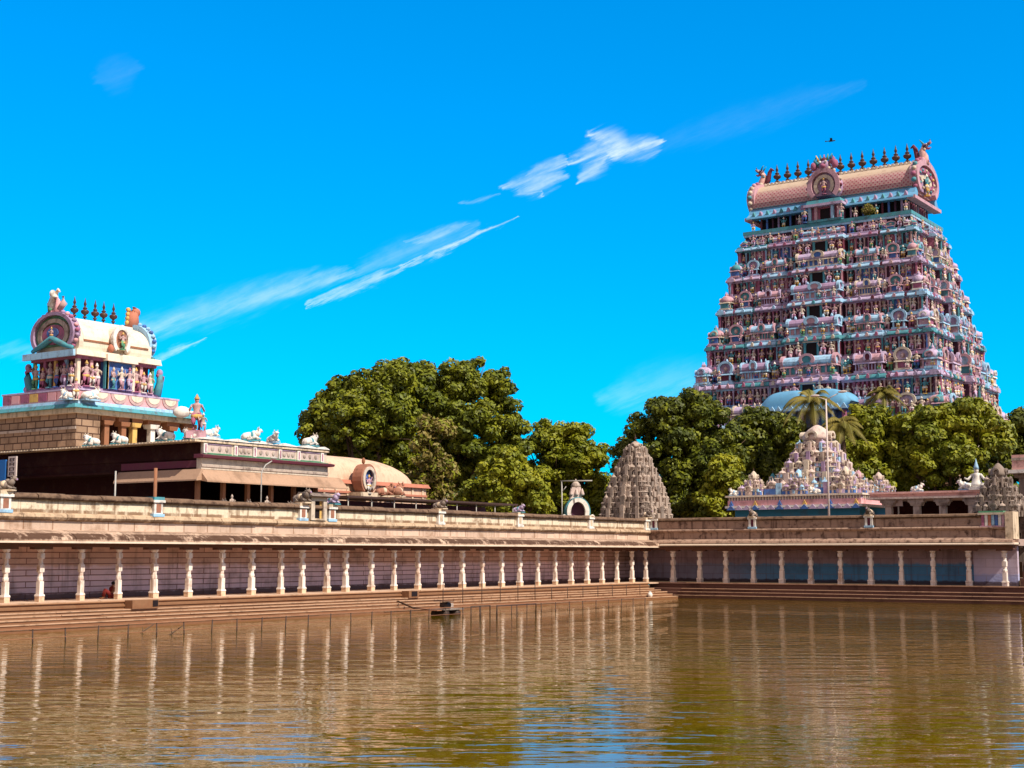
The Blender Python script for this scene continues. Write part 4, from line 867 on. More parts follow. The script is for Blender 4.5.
# ------------------------------------------------------------------ left: hall, vault and goddess shrine
def hall():
    HXp = -54.0; c0 = on_x(200, 438, HXp); c1 = on_x(325, 450, HXp); ya, yb = c0.y, c1.y
    z = lambda py: on_x(200, py, HXp).z
    zT, zP, zM0, zM1, zW, zC = z(438), z(442), z(454), z(458), z(469), z(484)
    r = thing('temple_hall', 'dark open hall with a sunlit cream and maroon striped cornice left of the peach vault', 'hall', (HXp, ya, .9)); T = Matrix.Translation((-HXp, -ya, -.9)); XW = -92
    def mk(): b = MB(); b.M = T; return b
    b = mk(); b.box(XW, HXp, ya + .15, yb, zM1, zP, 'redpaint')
    b.box(HXp - .05, HXp + .10, ya + .12, yb + .02, zM1 + .02, zP, 'cream')
    bays = [(206, 230), (237, 250), (255, 276), (280, 294), (299, 318)]
    for (a, c) in bays: y0_, y1_ = on_x(a, 450, HXp).y, on_x(c, 450, HXp).y; b.box(HXp + .10, HXp + .115, y0_, y1_, z(452.5), z(443.5), 'spirepale'); [b.ell((HXp + .12, y0_ + (y1_ - y0_) * q, z(448)), (.04, .12, .14), 'stone', 8, 5) for q in (.2, .5, .8)]; b.box(HXp + .115, HXp + .16, y0_ - .02, y1_ + .02, z(453), z(452.3), 'green'); b.box(HXp + .115, HXp + .15, y0_, y1_, z(444), z(443.2), 'mauve')
    for a in (203, 233.5, 252.5, 278, 296.5, 320): y0_ = on_x(a, 450, HXp).y; b.box(HXp + .10, HXp + .20, y0_ - .12, y0_ + .12, z(453), z(443), 'white'); b.box(HXp + .20, HXp + .21, y0_ - .04, y0_ + .04, z(452), z(444), 'rose')
    b.box(HXp + .1, HXp + .26, ya + .12, yb + .02, z(455), z(453.6), 'green'); b.build('parapet', r)
    b = mk(); b.sweep([(-.2, zM1), (.45, zM1 + .02), (.5, zM1 + .14), (.2, zM0), (-.2, zM0)], ((HXp, ya - .2), (1, 0)), ((HXp, yb + .3), (1, 0)), 'maroon'); b.build('maroon_cornice', r)
    b = mk(); b.box(HXp - .2, HXp + .15, ya, yb + .1, zW, zM1, 'cream'); b.box(HXp + .15, HXp + .2, ya, yb + .1, zW + .12, zW + .24, 'stone'); b.box(XW, HXp - .2, ya + .2, ya + .5, zW, zM1, 'redpaint'); b.build('white_band', r)
    b = mk()
    b.sweep([(0, zW), (.12, zW), (.7, zC + .16), (.7, zC + .09), (0, zC + .2)], ((HXp, ya - .1), (1, 0)), ((HXp, yb + 1.2), (1, 0)), 'orangecanvas'); xq = on_y(120, 480, ya).x; b.sweep([(0, zW), (.12, zW), (.45, zC + .22), (.45, zC + .15), (0, zC + .2)], ((xq, ya), (0, -1)), ((HXp + .3, ya), (0, -1)), 'orangecanvas'); b.box(xq, HXp - .2, ya + .05, ya + .2, zW + .1, zM1 - .1, 'maroon'); b.build('sunshade', r)  # maroon strip on the front: shade on the white band put into its colour
    b = mk(); b.box(XW, HXp + .22, ya - .55, yb + .1, zP, zT - .1, 'weathered')
    # corrugated front edge
    for i in range(150): x = XW + (HXp - XW) * i / 150; b.box(x, x + .2, ya - .60, ya - .3, zT - .19, zT - .105, 'weathered')
    b.build('roof_slab', r)
    b = mk(); yy = ya - .3; k = 0
    while yy < yb - .2:
        e = min(yy + 1.75, yb + .1); b.sweep([(yy - ya, zP + .15), (yy - ya + .1, zT), ((yy + e) / 2 - ya, zT + .1), (e - ya - .1, zT), (e - ya, zP + .15)], ((HXp - .2, ya), (0, 1)), ((HXp + .28, ya), (0, 1)), 'white'); yy = e + .05
    b.build('roof_scallops', r)
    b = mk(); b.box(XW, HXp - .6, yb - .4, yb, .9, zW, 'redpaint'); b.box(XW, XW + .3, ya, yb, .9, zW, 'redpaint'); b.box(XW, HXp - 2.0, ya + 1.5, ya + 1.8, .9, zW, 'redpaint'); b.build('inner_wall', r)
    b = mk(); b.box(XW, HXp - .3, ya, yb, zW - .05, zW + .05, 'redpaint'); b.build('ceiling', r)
    for i in range(6): y = ya + .3 + (yb - ya - .6) * i / 5; b = mk(); b.cbox(HXp - .4, y, .10, .10, .9, zW, 'rust'); b.build('pillar', r)
    return zT, ya, yb, HXp, r
ZH, HYA, HYB, HXp, HALL = hall()
# small grey stones / idols standing on the terrace under the sunshade
for i, px in enumerate((219, 232, 244, 267, 285)):
    p = on_x(px, 500, XL - 3.4); o = link('stone_idol', stonefig if i % 2 else bulls['g'], None, (p.x, p.y, 4.7 if i % 2 else 4.75), R(90), .85 if i % 2 else .8, label='small grey stone idol under the hall sunshade, ' + ['leftmost of five', 'second from the left', 'middle one of five', 'second from the right', 'rightmost of five'][i], category='statue', group='small idols under the sunshade')
b = MB(); b.box(XL - 7, XL - 2.7, YS0, YF + 3, 4.3, 4.7, 'weathered'); b.box(XL - 7, XL - 6.7, YS0, YF + 3, .9, 4.3, 'granite'); b.build('terrace', label='flat stone terrace running behind the left parapet', category='terrace')

def hallbull(px, rz, kind, sc, lab, side=True):
    if side: p = on_x(px, 438, HXp - .1); q = (HXp - .1, p.y, ZH + .08)
    else: p = on_y(px, 438, HYA - .1); q = (p.x, HYA - .1, ZH - .08)
    bull(kind, q, rz, sc, lab)
hallbull(251, R(60), 'b', 1.15, 'white bull statue on the sunlit hall roof, nearer to the tall figure statue'); hallbull(273, R(-20), 'w', 1.05, 'white bull statue facing out in the middle of the hall parapet'); hallbull(310, R(90), 'b', 1.2, 'white bull statue at the far end of the hall parapet by the tree')
hallbull(92, R(190), 'b', 1.1, 'white bull statue on blue base, leftmost on the dark hall roof edge', False); hallbull(120, R(190), 'b', 1.1, 'white bull statue on blue base before the yellow pillar of the shrine porch', False); hallbull(166, R(190), 'b', 1.2, 'white bull statue on blue base between the yellow pillar and the tall figure', False)
hallbull(191, R(190), 'b', 1.0, 'white bull statue just left of the tall figure statue', False); hallbull(211, R(80), 'w', 1.0, 'white bull statue just right of the tall figure statue at the roof corner')
r = thing('corner_statue', 'tall painted standing figure beside a white wing on the corner of the hall roof', 'statue', (HXp - .5, HYA + .2, ZH), R(45)); link('figure', figs[0], r, (0, 0, .35), 0, 1.9); b = MB(); b.cbox(0, 0, .5, .5, 0, .38, 'pink'); b.build('pedestal', r)
link('attendant', figs[5], r, (.35, -.25, .35), 0, .95); b = MB(); b.ell((-.75, 0, 1.35), (.45, .2, .3), 'white'); b.tube([(-.4, 0, 1.35), (-.1, 0, 1.3)], .1, 'white'); b.build('wing', r)
# posts and lamp before the hall
for px, t_, m, lab in ((155, 468, 'rust', 'thick rusty post standing before the dark hall'), (115, 471, 'greymetal', 'thin grey post standing before the dark hall')):
    p = on_x(px, 495, XL - 1.6); zt = on_x(px, t_, XL - 1.6).z; b = MB(); b.tube([(0, 0, 3.6 - 4), (0, 0, zt - 4)], .075 if m == 'rust' else .035, m, 8); b.lathe([(.11, -.4), (.11, -.3), (.06, -.28)], m, n=8); b.build('post', None, loc=(p.x, p.y, 4), label=lab, category='post')
p = on_x(261, 500, XL - 2.2); zt = on_x(261, 472, XL - 2.2).z; q = on_x(273, 458, XL - 2.2)
r = thing('street_lamp', 'slender grey curved lamp in front of the hall parapet', 'lamp', (p.x, p.y, 3.6)); b = MB(); b.tube([(0, 0, 0), (0, 0, zt - 3.6), (0, (q.y - p.y) * .35, zt - 3.6 + .35), (0, (q.y - p.y) * .9, q.z - 3.75)], .03, 'greymetal'); b.build('pole', r); b = MB(); b.ell((0, q.y - p.y + .05, q.z - 3.6), (.09, .26, .07), 'greymetal'); b.build('lamp_head', r)
# tall lamp pole right
p = on_y(829, 514, 86.2); zt = on_y(826, 399, 86.2).z; r = thing('street_lamp', 'tall thin pale lamp pole rising in front of the painted shrine', 'lamp', (p.x, p.y, 3.6)); b = MB(); b.tube([(0, 0, 0), (0, 0, zt - 3.6)], [.075, .05], 'signwhite', 8); b.build('pole', r)
b = MB(); b.tube([(0, 0, zt - 3.65), (-.5, 0, zt - 3.45)], .03, 'signwhite'); b.tube([(0, 0, zt - 3.65), (.8, 0, zt - 3.3)], .03, 'signwhite'); b.build('bracket', r)
for s, dx in ((-1, -.75), (1, 1.1)): b = MB(); b.ell((dx, 0, zt - 3.35 + (.15 if s > 0 else 0)), (.32, .12, .08), 'signwhite'); b.build('lamp_head', r)

def vault_shrine():
    VX = -56.0; a = on_x(326, 470, VX); e = on_x(428, 490, VX); ya, yb = a.y - 1.5, e.y; z = lambda px, py: on_x(px, py, VX).z
    zR_, zE_, zB = on_x(335, 455, VX - 1.6).z, z(400, 484), z(400, 487)
    r = thing('vaulted_shrine', 'peach coloured barrel vaulted shrine roof between the striped hall and the big trees', 'shrine', (VX, ya, .9)); T = Matrix.Translation((-VX, -ya, -.9))
    # vault with rounded far end
    b = MB(); b.M = T; n, mseg = 14, 26; hwv = 2.5; cx = VX - hwv - .1; vs_ = []; ys = []
    Ln = yb - .6 - ya
    for j in range(mseg + 1):
        t = j / mseg; y = ya + Ln * t; k = 1.0 if t < .45 else math.sqrt(max(0.0, 1 - ((t - .45) / .55) ** 3.6)); k = max(k, .04)
        for i in range(n + 1):
            a_ = math.pi * i / n; vs_.append((cx + hwv * math.cos(a_) * (k ** .25), y, zE_ + (zR_ - zE_) * math.sin(a_) ** .8 * k))
    fs = [(j * (n + 1) + i, j * (n + 1) + i + 1, (j + 1) * (n + 1) + i + 1, (j + 1) * (n + 1) + i) for j in range(mseg) for i in range(n)]
    b.add(vs_, fs, 'peach', True); b.build('vault_roof', r)
    b = MB(); b.M = T; b.box(VX - 5.6, VX + .22, ya, yb, zB, zE_ + .05, 'redband', .12); b.build('eave', r)
    b = MB(); b.M = T; b.box(VX - 5.3, VX, ya + .1, yb - .2, .9, zB, 'peach')
    for i in range(11): y = ya + .3 + (yb - ya - .9) * i / 10; b.box(VX, VX + .06, y - .08, y + .08, z(400, 503), zB, 'weathered')
    b.box(VX, VX + .09, ya + .1, yb - .2, z(400, 496), z(400, 494), 'redband'); b.build('wall', r)
    p = on_x(363, 500, VX + .5); d = MB(); zt = on_x(363, 464, VX + .5).z; zb_ = on_x(363, 498, VX + .5).z; h = zt - zb_
    d.M = T @ frame(VX + .5, p.y, zb_, math.pi / 2)
    # horseshoe niche facing +x
    d.ring(arch_pts(.72, h * .55, h * .45, 18, lo=-1.0), arch_pts(.5, h * .55, h * .33, 18, lo=-1.0), -.45, .25, 'redstone'); d.ring(arch_pts(.60, h * .55, h * .37, 18, lo=-1.0), arch_pts(.42, h * .55, h * .28, 18, lo=-1.0), -.52, -.4, 'cream')
    d.prism(arch_pts(.5, h * .55, h * .32, 18, lo=-1.0), -.25, .2, 'blue'); d.box(-.8, .8, -.5, .5, -.1, h * .16, 'weathered'); d.ell((0, 0, h + .18), (.1, .12, .2), 'rust'); d.build('dormer', r)
    link('statue', figs[2], r, (.95, p.y - ya, zb_ - .9 + .25), R(90), h * .55)
    for i, (px, sc) in enumerate(((384, 1.2), (398, 1.3))):
        p = on_x(px, 500, VX + .8); o = link('lion_statue', bulls['r'], None, (p.x, p.y, on_x(px, 497, VX + .8).z + .0), R([60, 110][i]), sc * .95, label=['reddish beast statue just right of the blue niche of the peach vault', 'reddish beast statue farther right along the peach vault'][i], category='beast statue', group='beast statues by the vault')
    # dark sheet roof below
    y0_, y1_ = on_x(333, 500, -51).y, on_x(505, 505, -51).y; zz = on_x(400, 500, -51).z
    r2 = thing('sheet_roof', 'long dark low sheet roof on thin posts behind the left parapet', 'roof', (-51, y0_, 4.7)); b = MB(); b.box(-1.6, 1.0, 0, y1_ - y0_, zz - 4.7 - .05, zz - 4.7 + .05, 'darkroof'); b.build('sheet', r2)
    for k in range(9): b = MB(); y = .3 + (y1_ - y0_ - .6) * k / 8; b.tube([(.8, y, 0), (.8, y, zz - 4.76)], .035, 'greymetal'); b.build('post', r2)
    b = MB(); b.box(-1.6, -1.5, 0, y1_ - y0_, 0, zz - 4.8, 'darkwall'); b.build('back_panel', r2)
vault_shrine()

def goddess_shrine():
    SX = -66.2; zf = lambda px, py, X=SX: on_x(px, py, X).z
    cy = on_x(76, 415, SX).y; ye = on_x(190, 430, SX).y; XLf = on_y(0, 415, cy).x - 1.5
    zE_ = zf(77, 403, SX + .6); zS = zf(77, 408); zB = zf(77, 413)
    r = thing('shrine_tower', 'painted shrine with round gable and barrel vault on a stone base, far left', 'shrine', (SX, cy, .9)); T = Matrix.Translation((-SX, -cy, -.9))
    def mk(): b = MB(); b.M = T; return b
    pm = on_x(100, 425, SX).y
    b = mk(); b.box(XLf, SX, cy, pm, .9, zB, 'granite'); b.box(XLf, SX - 1.6, pm, ye, .9, zB, 'redpaint'); b.box(XLf, SX + .05, cy - .05, cy + .0, zB - .9, zB - .75, 'stone'); b.build('stone_base', r)
    for px, m in ((105, 'rust'), (122, 'rust'), (133, 'ochre'), (151, 'white'), (170, 'rust'), (188, 'rust')):
        q = on_x(px, 430, SX - .3); b = MB(); b.cbox(0, 0, .17, .17, 0, zB - .9 - .5, m); b.cbox(0, 0, .3, .3, zB - 1.4, zB - 1.15, m, -.06); b.cbox(0, 0, .28, .5, zB - 1.15, zB - .9, 'rust'); b.build('porch_pillar', r, loc=(-.3, q.y - cy, 0))
    b = mk(); b.box(XLf, SX + .25, cy - .25, ye + .2, zB, zS, 'weathered'); b.build('slab', r)
    b = mk(); b.box(XLf, SX + .55, cy - .55, ye + .5, zS, zE_ + .02, 'teal', .12); b.box(XLf, SX + .3, cy - .3, ye + .3, zE_ + .02, zE_ + .22, 'lightblue', .05); b.build('eave', r)
    zP0 = zE_ + .22; zP1 = zf(77, 388, SX + .1); ypk = on_x(178, 400, SX + .1).y; xlf = on_y(3, 398, cy - .1).x
    b = mk(); b.box(xlf, SX + .1, cy - .1, ypk, zP0, zP1, 'shrinepink')
    n = 8
    for i in range(n):
        x = xlf + (SX + .1 - xlf) * (i + .5) / n; w_ = (SX + .1 - xlf) / n * .42; b.box(x - w_, x + w_, cy - .16, cy - .1, zP0 + .1, zP1 - .12, ('rose', 'shrinepink', 'rose', 'ochre', 'rose', 'shrinepink', 'shrinepink', 'rose')[i])
    n = 5; L = ypk - cy - 1.0
    for i in range(n):
        y = cy + 1.0 + L * (i + .5) / n; w_ = L / n * .48; bb = MB(); 
        b.M = T @ frame(SX + .1, y, 0, math.pi / 2); b.prism([(w_ * math.cos(a), zP1 - .1 - (zP1 - zP0) * .8 * math.sin(a)) for a in [math.pi * k / 10 for k in range(11)]], -.05, .0, 'flesh'); b.prism([(w_ * .7 * math.cos(a), zP1 - .12 - (zP1 - zP0) * .5 * math.sin(a)) for a in [math.pi * k / 10 for k in range(11)]], -.08, -.05, 'shrinecream')
    b.M = T; b.box(xlf - .05, SX + .16, cy - .16, ypk + .05, zP1 - .08, zP1 + .02, 'lilac'); b.build('parapet', r)
    # body
    BX = -67.0; by0 = on_x(77, 380, BX).y; by1 = on_x(154, 375, BX).y; bx0 = on_y(33, 375, by0).x; zb0 = zP1 + .0; zb1 = on_x(77, 358, BX).z; zc = on_x(77, 349, BX).z
    cx = (bx0 + BX) / 2; hwb = (BX - bx0) / 2
    b = mk(); b.box(bx0 - .15, BX + .15, by0 - .15, by1 + .15, zb0, zb0 + .25, 'mauve', .03); b.box(bx0 + .25, BX - .25, by0 + .25, by1 - .25, zb0 + .25, zb1, 'maroon')
    ym = (by0 + by1) / 2
    b.box(BX - .3, BX + .25, ym - 1.0, ym + 1.0, zb0 + .25, zb1, 'blue')
    for y, m in [(by0 + .1, 'shrinecream'), (by0 + 1.9, 'ochre'), (ym - 1.0, 'teal'), (ym + 1.0, 'shrinecream'), (by1 - .1, 'green'), (by0 + 1.0, 'shrinepink'), (by1 - 1.0, 'shrinepink')]:
        xo = .32 if abs(y - ym) <= 1.01 else .0; b.box(BX - .1 + xo - .1, BX + .02 + xo, y - .1, y + .1, zb0 + .25, zb1, m)
    for i in range(5): x = bx0 + .1 + (BX - bx0 - .2) * i / 4; b.box(x - .1, x + .1, by0 - .02, by0 + .12, zb0 + .25, zb1, ('green', 'rose', 'ochre', 'lightblue', 'shrinecream')[i])
    body = b.build('body', r)
    hb = (zb1 - zb0 - .3)
    gr = random.Random(8)
    for i, (y, o_) in enumerate([(by0 + .55, 0), (by0 + 1.3, 5), (by0 + .95, 2), (ym - .6, 1), (ym + .0, 5), (ym + .6, 6), (by1 - 1.5, 0), (by1 - .9, 2), (by1 - .4, 5)]):
        xo = .45 if 3 <= i <= 5 else .12; link('statue', figs[o_], body, (BX + xo - SX, y - cy, zb0 + .25 - .9), R(90 + gr.uniform(-25, 25)), hb * gr.uniform(.78, .98))
    for i in range(6): link('statue', figs[(3, 0, 1, 4, 6, 2)[i]], body, (bx0 + .4 + (BX - bx0 - .8) * i / 5 - SX, by0 - .1 - cy, zb0 + .25 - .9), R(gr.uniform(-25, 25)), hb * gr.uniform(.78, .98))
    for s in (0, 1):
        q = MB(); q.M = T; xx = bx0 - .15 if s == 0 else BX + .1; yy_ = by0 if s == 0 else by1 + .15
        q.tube([(xx, yy_, zb0 + .2), (xx - .35 * (1 - s), yy_ + .25 * s, zb0 + 1.0), (xx - .25 * (1 - s), yy_ + .2 * s, zb1 - .2)], [.28, .22, .17], 'teal', 8); q.ell((xx - .3 * (1 - s), yy_ + .2 * s, zb1 - .25), (.2, .2, .24), 'mauve'); q.tube([(xx, yy_, zb1 - .4), (xx - .5 * (1 - s), yy_ + .5 * s, zb1 - .5), (xx - .45 * (1 - s), yy_ + .45 * s, zb1 - .9)], [.12, .1, .05], 'rose', 7); q.ell((xx - .2, yy_, zb0 + .3), (.35, .3, .25), 'mauve'); q.build('corner_beast', body)
    b = mk(); b.box(bx0 - .1, BX + .1, by0 - .1, by1 + .1, zb1, zb1 + .18, 'rose'); b.box(bx0 - .35, BX + .35, by0 - .35, by1 + .3, zb1 + .18, zc, 'shrinecream', .06); b.box(BX - .1, BX + .55, ym - 1.15, ym + 1.15, zb1 + .02, zc - .1, 'shrinecream', .05); b.box(bx0 - .4, BX + .2, by0 - .5, by0 - .35, zb1 + .1, zc - .05, 'lightblue'); b.build('cornice', r)
    # vault
    zTop = on_x(78, 322, cx).z; zv = zc; Hh = zTop - zv; pts = []
    for i in range(21):
        a = -R(108) + 2 * R(108) * i / 20; zz = (math.cos(a) - math.cos(R(108))) / (1 - math.cos(R(108))); pts.append((cx + hwb * .98 * math.sin(a), zv + Hh * zz))
    b = mk(); b.prism(pts, by0 + .1, by1 - .2, 'shrinecream')
    pts2 = [(cx + (p_[0] - cx) * 1.02, zv + (p_[1] - zv) * 1.015) for p_ in pts]
    vault = b.build('vault_roof', r)
    b = mk(); b.ring([(cx + (p_[0] - cx) * 1.015, p_[1] + .02) for p_ in pts[11:19]], [(cx + (p_[0] - cx) * .98, p_[1]) for p_ in pts[11:19]], by0 + .4, by1 - .6, 'shrinecream'); b.box(cx - .35, cx + .35, by0 + .1, by1 - .2, zTop - .05, zTop + .14, 'white'); b.box(cx + hwb * .93, cx + hwb * .99 + .03, by0 + .4, by1 - .5, zv + Hh * .28, zv + Hh * .33, 'rust'); b.build('vault_bands', vault)
    # gables
    cz = zv + Hh * .50; rg = Hh * .60
    for k, (yy, sg) in enumerate(((by0 - .05, 0), (by1 - .1, math.pi))):
        G = MB(); G.M = T @ frame(cx, yy, 0, sg); rim = ('lightblue' if k else 'mauve')
        G.prism(arch_pts(hwb * .88, cz, rg, 20, lo=-.6), -.05, .2, 'green' if k == 0 else 'lightblue'); G.ring(arch_pts(hwb * .97, cz, rg * 1.12, 20, lo=-.6), arch_pts(hwb * .84, cz, rg * .97, 20, lo=-.6), -.3, .25, rim); G.ring(arch_pts(hwb * .70, cz, rg * .8, 20), arch_pts(hwb * .52, cz, rg * .6, 20), -.2, .1, 'stone'); G.prism([(hwb * .5 * math.cos(a), cz + rg * .5 * math.sin(a)) for a in [math.pi * 2 * i / 20 for i in range(20)]], -.18, .1, 'rose'); G.prism([(hwb * .26 * math.cos(a), cz + .1 + rg * .26 * math.sin(a)) for a in [math.pi * 2 * i / 16 for i in range(16)]], -.24, -.18, 'blue')
        for i in range(20): a = -.55 + (math.pi + 1.1) * i / 19; G.ell((-hwb * 1.01 * math.cos(a), -.05, cz + rg * 1.17 * math.sin(a)), (.11, .16, .12), ('shrinepink', 'rose', 'mauve')[i % 3] if k == 0 else ('lightblue', 'blue')[i % 2], 7, 5)
        G.tube([(-hwb * .9, -.2, zv + .1), (-hwb * .5, -.25, zv + .35), (0, -.25, zv + .75), (hwb * .5, -.25, zv + .35), (hwb * .9, -.2, zv + .1)], [.12, .16, .2, .16, .12], 'teal', 7)
        G.build('gable', vault)
        link('statue', figs[0 if k == 0 else 4], vault, (cx - SX, yy - cy + (-.3 if k == 0 else .3), zv + .6 - .9), sg, Hh * .42)
        t_ = MB(); t_.M = T @ frame(cx, yy, 0, sg); zt = cz + rg * 1.05
        if k == 0:
            t_.tube([(-.3, 0, zt - .1), (-.4, 0, zt + .6), (-.1, -.1, zt + 1.1), (.1, -.2, zt + 1.0)], [.32, .3, .22, .1], 'white', 8); t_.tube([(.1, 0, zt), (.25, 0, zt + .6), (.05, -.1, zt + .95)], [.3, .24, .12], 'shrinepink', 8); t_.ell((-.2, -.15, zt + 1.2), (.2, .2, .24), 'white'); t_.tube([(-.1, 0, zt + 1.2), (.1, 0, zt + 1.45), (.25, 0, zt + 1.3)], [.12, .09, .04], 'shrinecream', 6); t_.tube([(.3, 0, zt + .3), (.65, 0, zt + .6), (.55, 0, zt + 1.0)], [.2, .2, .08], 'flesh', 7); t_.tube([(-.4, -.1, zt + .2), (-.6, -.1, zt + .7)], [.18, .1], 'green', 7)
        else:
            t_.tube([(0, 0, zt - .1), (0, 0, zt + .8), (0, -.15, zt + 1.2)], [.45, .38, .15], 'redband', 9); t_.ell((0, -.25, zt + .9), (.3, .3, .3), 'redband')
            for i in range(4): t_.ell((0, .4 - .02 * i, zt + .2 + .27 * i), (.15, .16, .15), 'ochre', 6, 5)
        t_.build('beast_head', vault)
    # side dormer
    d = MB(); d.M = T @ frame(BX + .05, ym, 0, math.pi / 2)
    d.prism(arch_pts(.55, zv + .85, .75, 14, lo=-.9), -.25, .7, 'shrinecream'); d.ring(arch_pts(.68, zv + .85, .9, 14, lo=-.9), arch_pts(.45, zv + .85, .62, 14, lo=-.9), -.35, -.15, 'white'); d.ell((-.6, -.1, zv + .3), (.18, .22, .26), 'redband'); d.ell((.6, -.1, zv + .3), (.18, .22, .26), 'shrinecream'); d.prism(arch_pts(.42, zv + .85, .58, 14, lo=-.9), -.27, -.2, 'redstone'); d.build('side_dormer', vault); link('statue', figs[3], vault, (BX + .05 + .42 - SX, ym - cy, zv + .25 - .9), R(90), 1.05)
    for i, px in enumerate((74.2, 84.8, 95, 103.6, 113.4)):
        q = on_x(px, 315, cx); link('finial', fin, r, (cx - SX, q.y - cy, zTop + .1 - .9), 0, (.62, .62, .66))
    # corner group on parapet
    p = on_x(76, 400, SX); 
    for dx, dy, k_, s_, rz in ((-.5, -.2, 'w', 1.15, 180), (.3, .75, 'w', 1.3, 90)): bull(k_, (SX + dx + .2, cy + dy - .2, zE_ + .22), R(rz), s_, 'white bull statue on the teal eave corner, ' + ('left of the seated figure' if rz == 180 else 'right of the seated figure'))
    link('seated_figure', figs[2], None, (SX + .3, cy - .3, zE_ + .2), R(45), 1.25, label='small painted figure between two white bulls at the corner of the teal eave', category='statue')
goddess_shrine()

# blue board and sign with strokes at the far left, inside the hall shade
p = on_y(0, 470, 49.5); zt, zb_ = on_y(0, 460, 49.5).z, on_y(0, 483, 49.5).z; x1 = on_y(6, 470, 49.5).x
r = thing('blue_board', 'deep blue board cut by the left edge of the dark hall', 'board', (x1 - 1.5, 49.5, 4.7)); b = MB(); b.box(-1.6, 1.5, -.05, .05, zb_ - 4.7, zt - 4.7, 'signblue'); b.build('panel', r)
b = MB(); b.box(-1.5, -1.4, .05, .15, 0, zt - 4.75, 'iron'); b.box(1.3, 1.4, .05, .15, 0, zt - 4.75, 'iron'); b.build('frame', r)
xa_, xb_ = on_y(8.5, 470, 49.5).x, on_y(16.5, 470, 49.5).x; za_, zc_ = on_y(12, 476.5, 49.5).z, on_y(12, 456.5, 49.5).z
r = thing('vertical_sign', 'small whitish vertical sign with dark characters beside the blue board', 'sign', ((xa_ + xb_) / 2, 49.5, za_)); w_ = (xb_ - xa_) / 2; h = zc_ - za_
b = MB(); b.box(-w_, w_, -.04, .04, 0, h, 'signwhite'); b.box(-.04, .04, .04, .1, 4.7 - za_, h, 'iron'); b.build('panel', r)
b = MB(); g_ = random.Random(9)
for k in range(4):                      # four stacked letter shapes, too small in the photo to read
    zc2 = h * (.13 + .235 * k); s_ = w_ * .62
    b.box(-s_, s_, -.055, -.04, zc2 + h * .06, zc2 + h * .085, 'ink'); b.box(-s_, -s_ * .65, -.055, -.04, zc2 - h * .06, zc2 + h * .06, 'ink'); b.box(s_ * .5, s_ * .85, -.055, -.04, zc2 - h * .07, zc2 + h * .06, 'ink')
    if k != 1: b.box(-s_ * .65, s_ * .5, -.055, -.04, zc2 - h * .02, zc2 + h * .005, 'ink')
    if k % 2: b.box(-s_, s_ * .2, -.054, -.04, zc2 - h * .08, zc2 - h * .06, 'ink')
b.build('characters', r)

# bulls on the parapets
for p_, kind, lab in ((4, 'g', 'grey bull statue on the parapet at the left edge'), (302, 'g', 'dark bull statue on the pier left of the parapet doorway'), (332, 't', 'pale bull statue with teal base on the pier right of the parapet doorway'), (440, 'g', 'dark bull statue on the parapet pier before the bright shrub'), (519, 't', 'teal bull statue on the parapet pier left of the pole frame'), (646, 'g', 'dark bull statue on the corner pier where the colonnades meet')):
    p = on_x(p_, 505, XL - .1); bull(kind, (XL - .12, p.y, 5.1), R(0 if p_ > 40 else 30), .95 if p_ in (302, 332) else .8, lab)
for p_, lab in ((752.5, 'grey bull statue on the far parapet at the left end of the painted shrine'), (869, 'grey bull statue on the far parapet where shrine meets pavilion')):
    p = on_y(p_, 510, YF + .1); bull('g', (p.x, YF + .12, 5.04), R(-90), .8, lab)
for p_ in (874, 890, 902): pass

# ------------------------------------------------------------------ trees
def rand_dirs(rs, n):
    v_ = rs.normal(size=(n, 3)); return v_ / np.linalg.norm(v_, axis=1, keepdims=True)
def leaves_mesh(rs, centers, radii, per, size, mats, flat=.75, dens=None):
    """many small leaf-sized diamond faces spread through leaf clumps"""
    V = []; N_ = []
    for c_, r_ in zip(centers, radii):
        n = max(8, int(per * r_ * r_)); d = rand_dirs(rs, n); rr = r_ * (.55 + .45 * rs.random(n)) ** .6
        p = c_ + d * rr[:, None] * np.array([1, 1, flat]); V.append(p); N_.append(d * 1.0 + rs.normal(size=(n, 3)) * .38 + np.array([0, 0, .3]))
    p = np.concatenate(V); nn = np.concatenate(N_); nn /= np.linalg.norm(nn, axis=1, keepdims=True)
    n = len(p); h = rs.normal(size=(n, 3)); t = np.cross(nn, h); t /= np.linalg.norm(t, axis=1, keepdims=True); q = np.cross(nn, t)
    s = size * (.6 + .8 * rs.random(n))[:, None]
    vs_ = np.stack([p + t * s, p + q * s * .55, p - t * s, p - q * s * .55], 1).reshape(-1, 3)
    me = bpy.data.meshes.new('crown'); me.vertices.add(4 * n); me.vertices.foreach_set('co', vs_.astype(np.float32).ravel())
    me.loops.add(4 * n); me.loops.foreach_set('vertex_index', np.arange(4 * n, dtype=np.int32)); me.polygons.add(n)
    me.polygons.foreach_set('loop_start', np.arange(0, 4 * n, 4, dtype=np.int32)); me.polygons.foreach_set('loop_total', np.full(n, 4, dtype=np.int32))
    for m in mats: me.materials.append(P(m))
    if len(mats) > 1: me.polygons.foreach_set('material_index', (rs.random(n) < .3).astype(np.int32))
    me.update(); me.validate(); return me
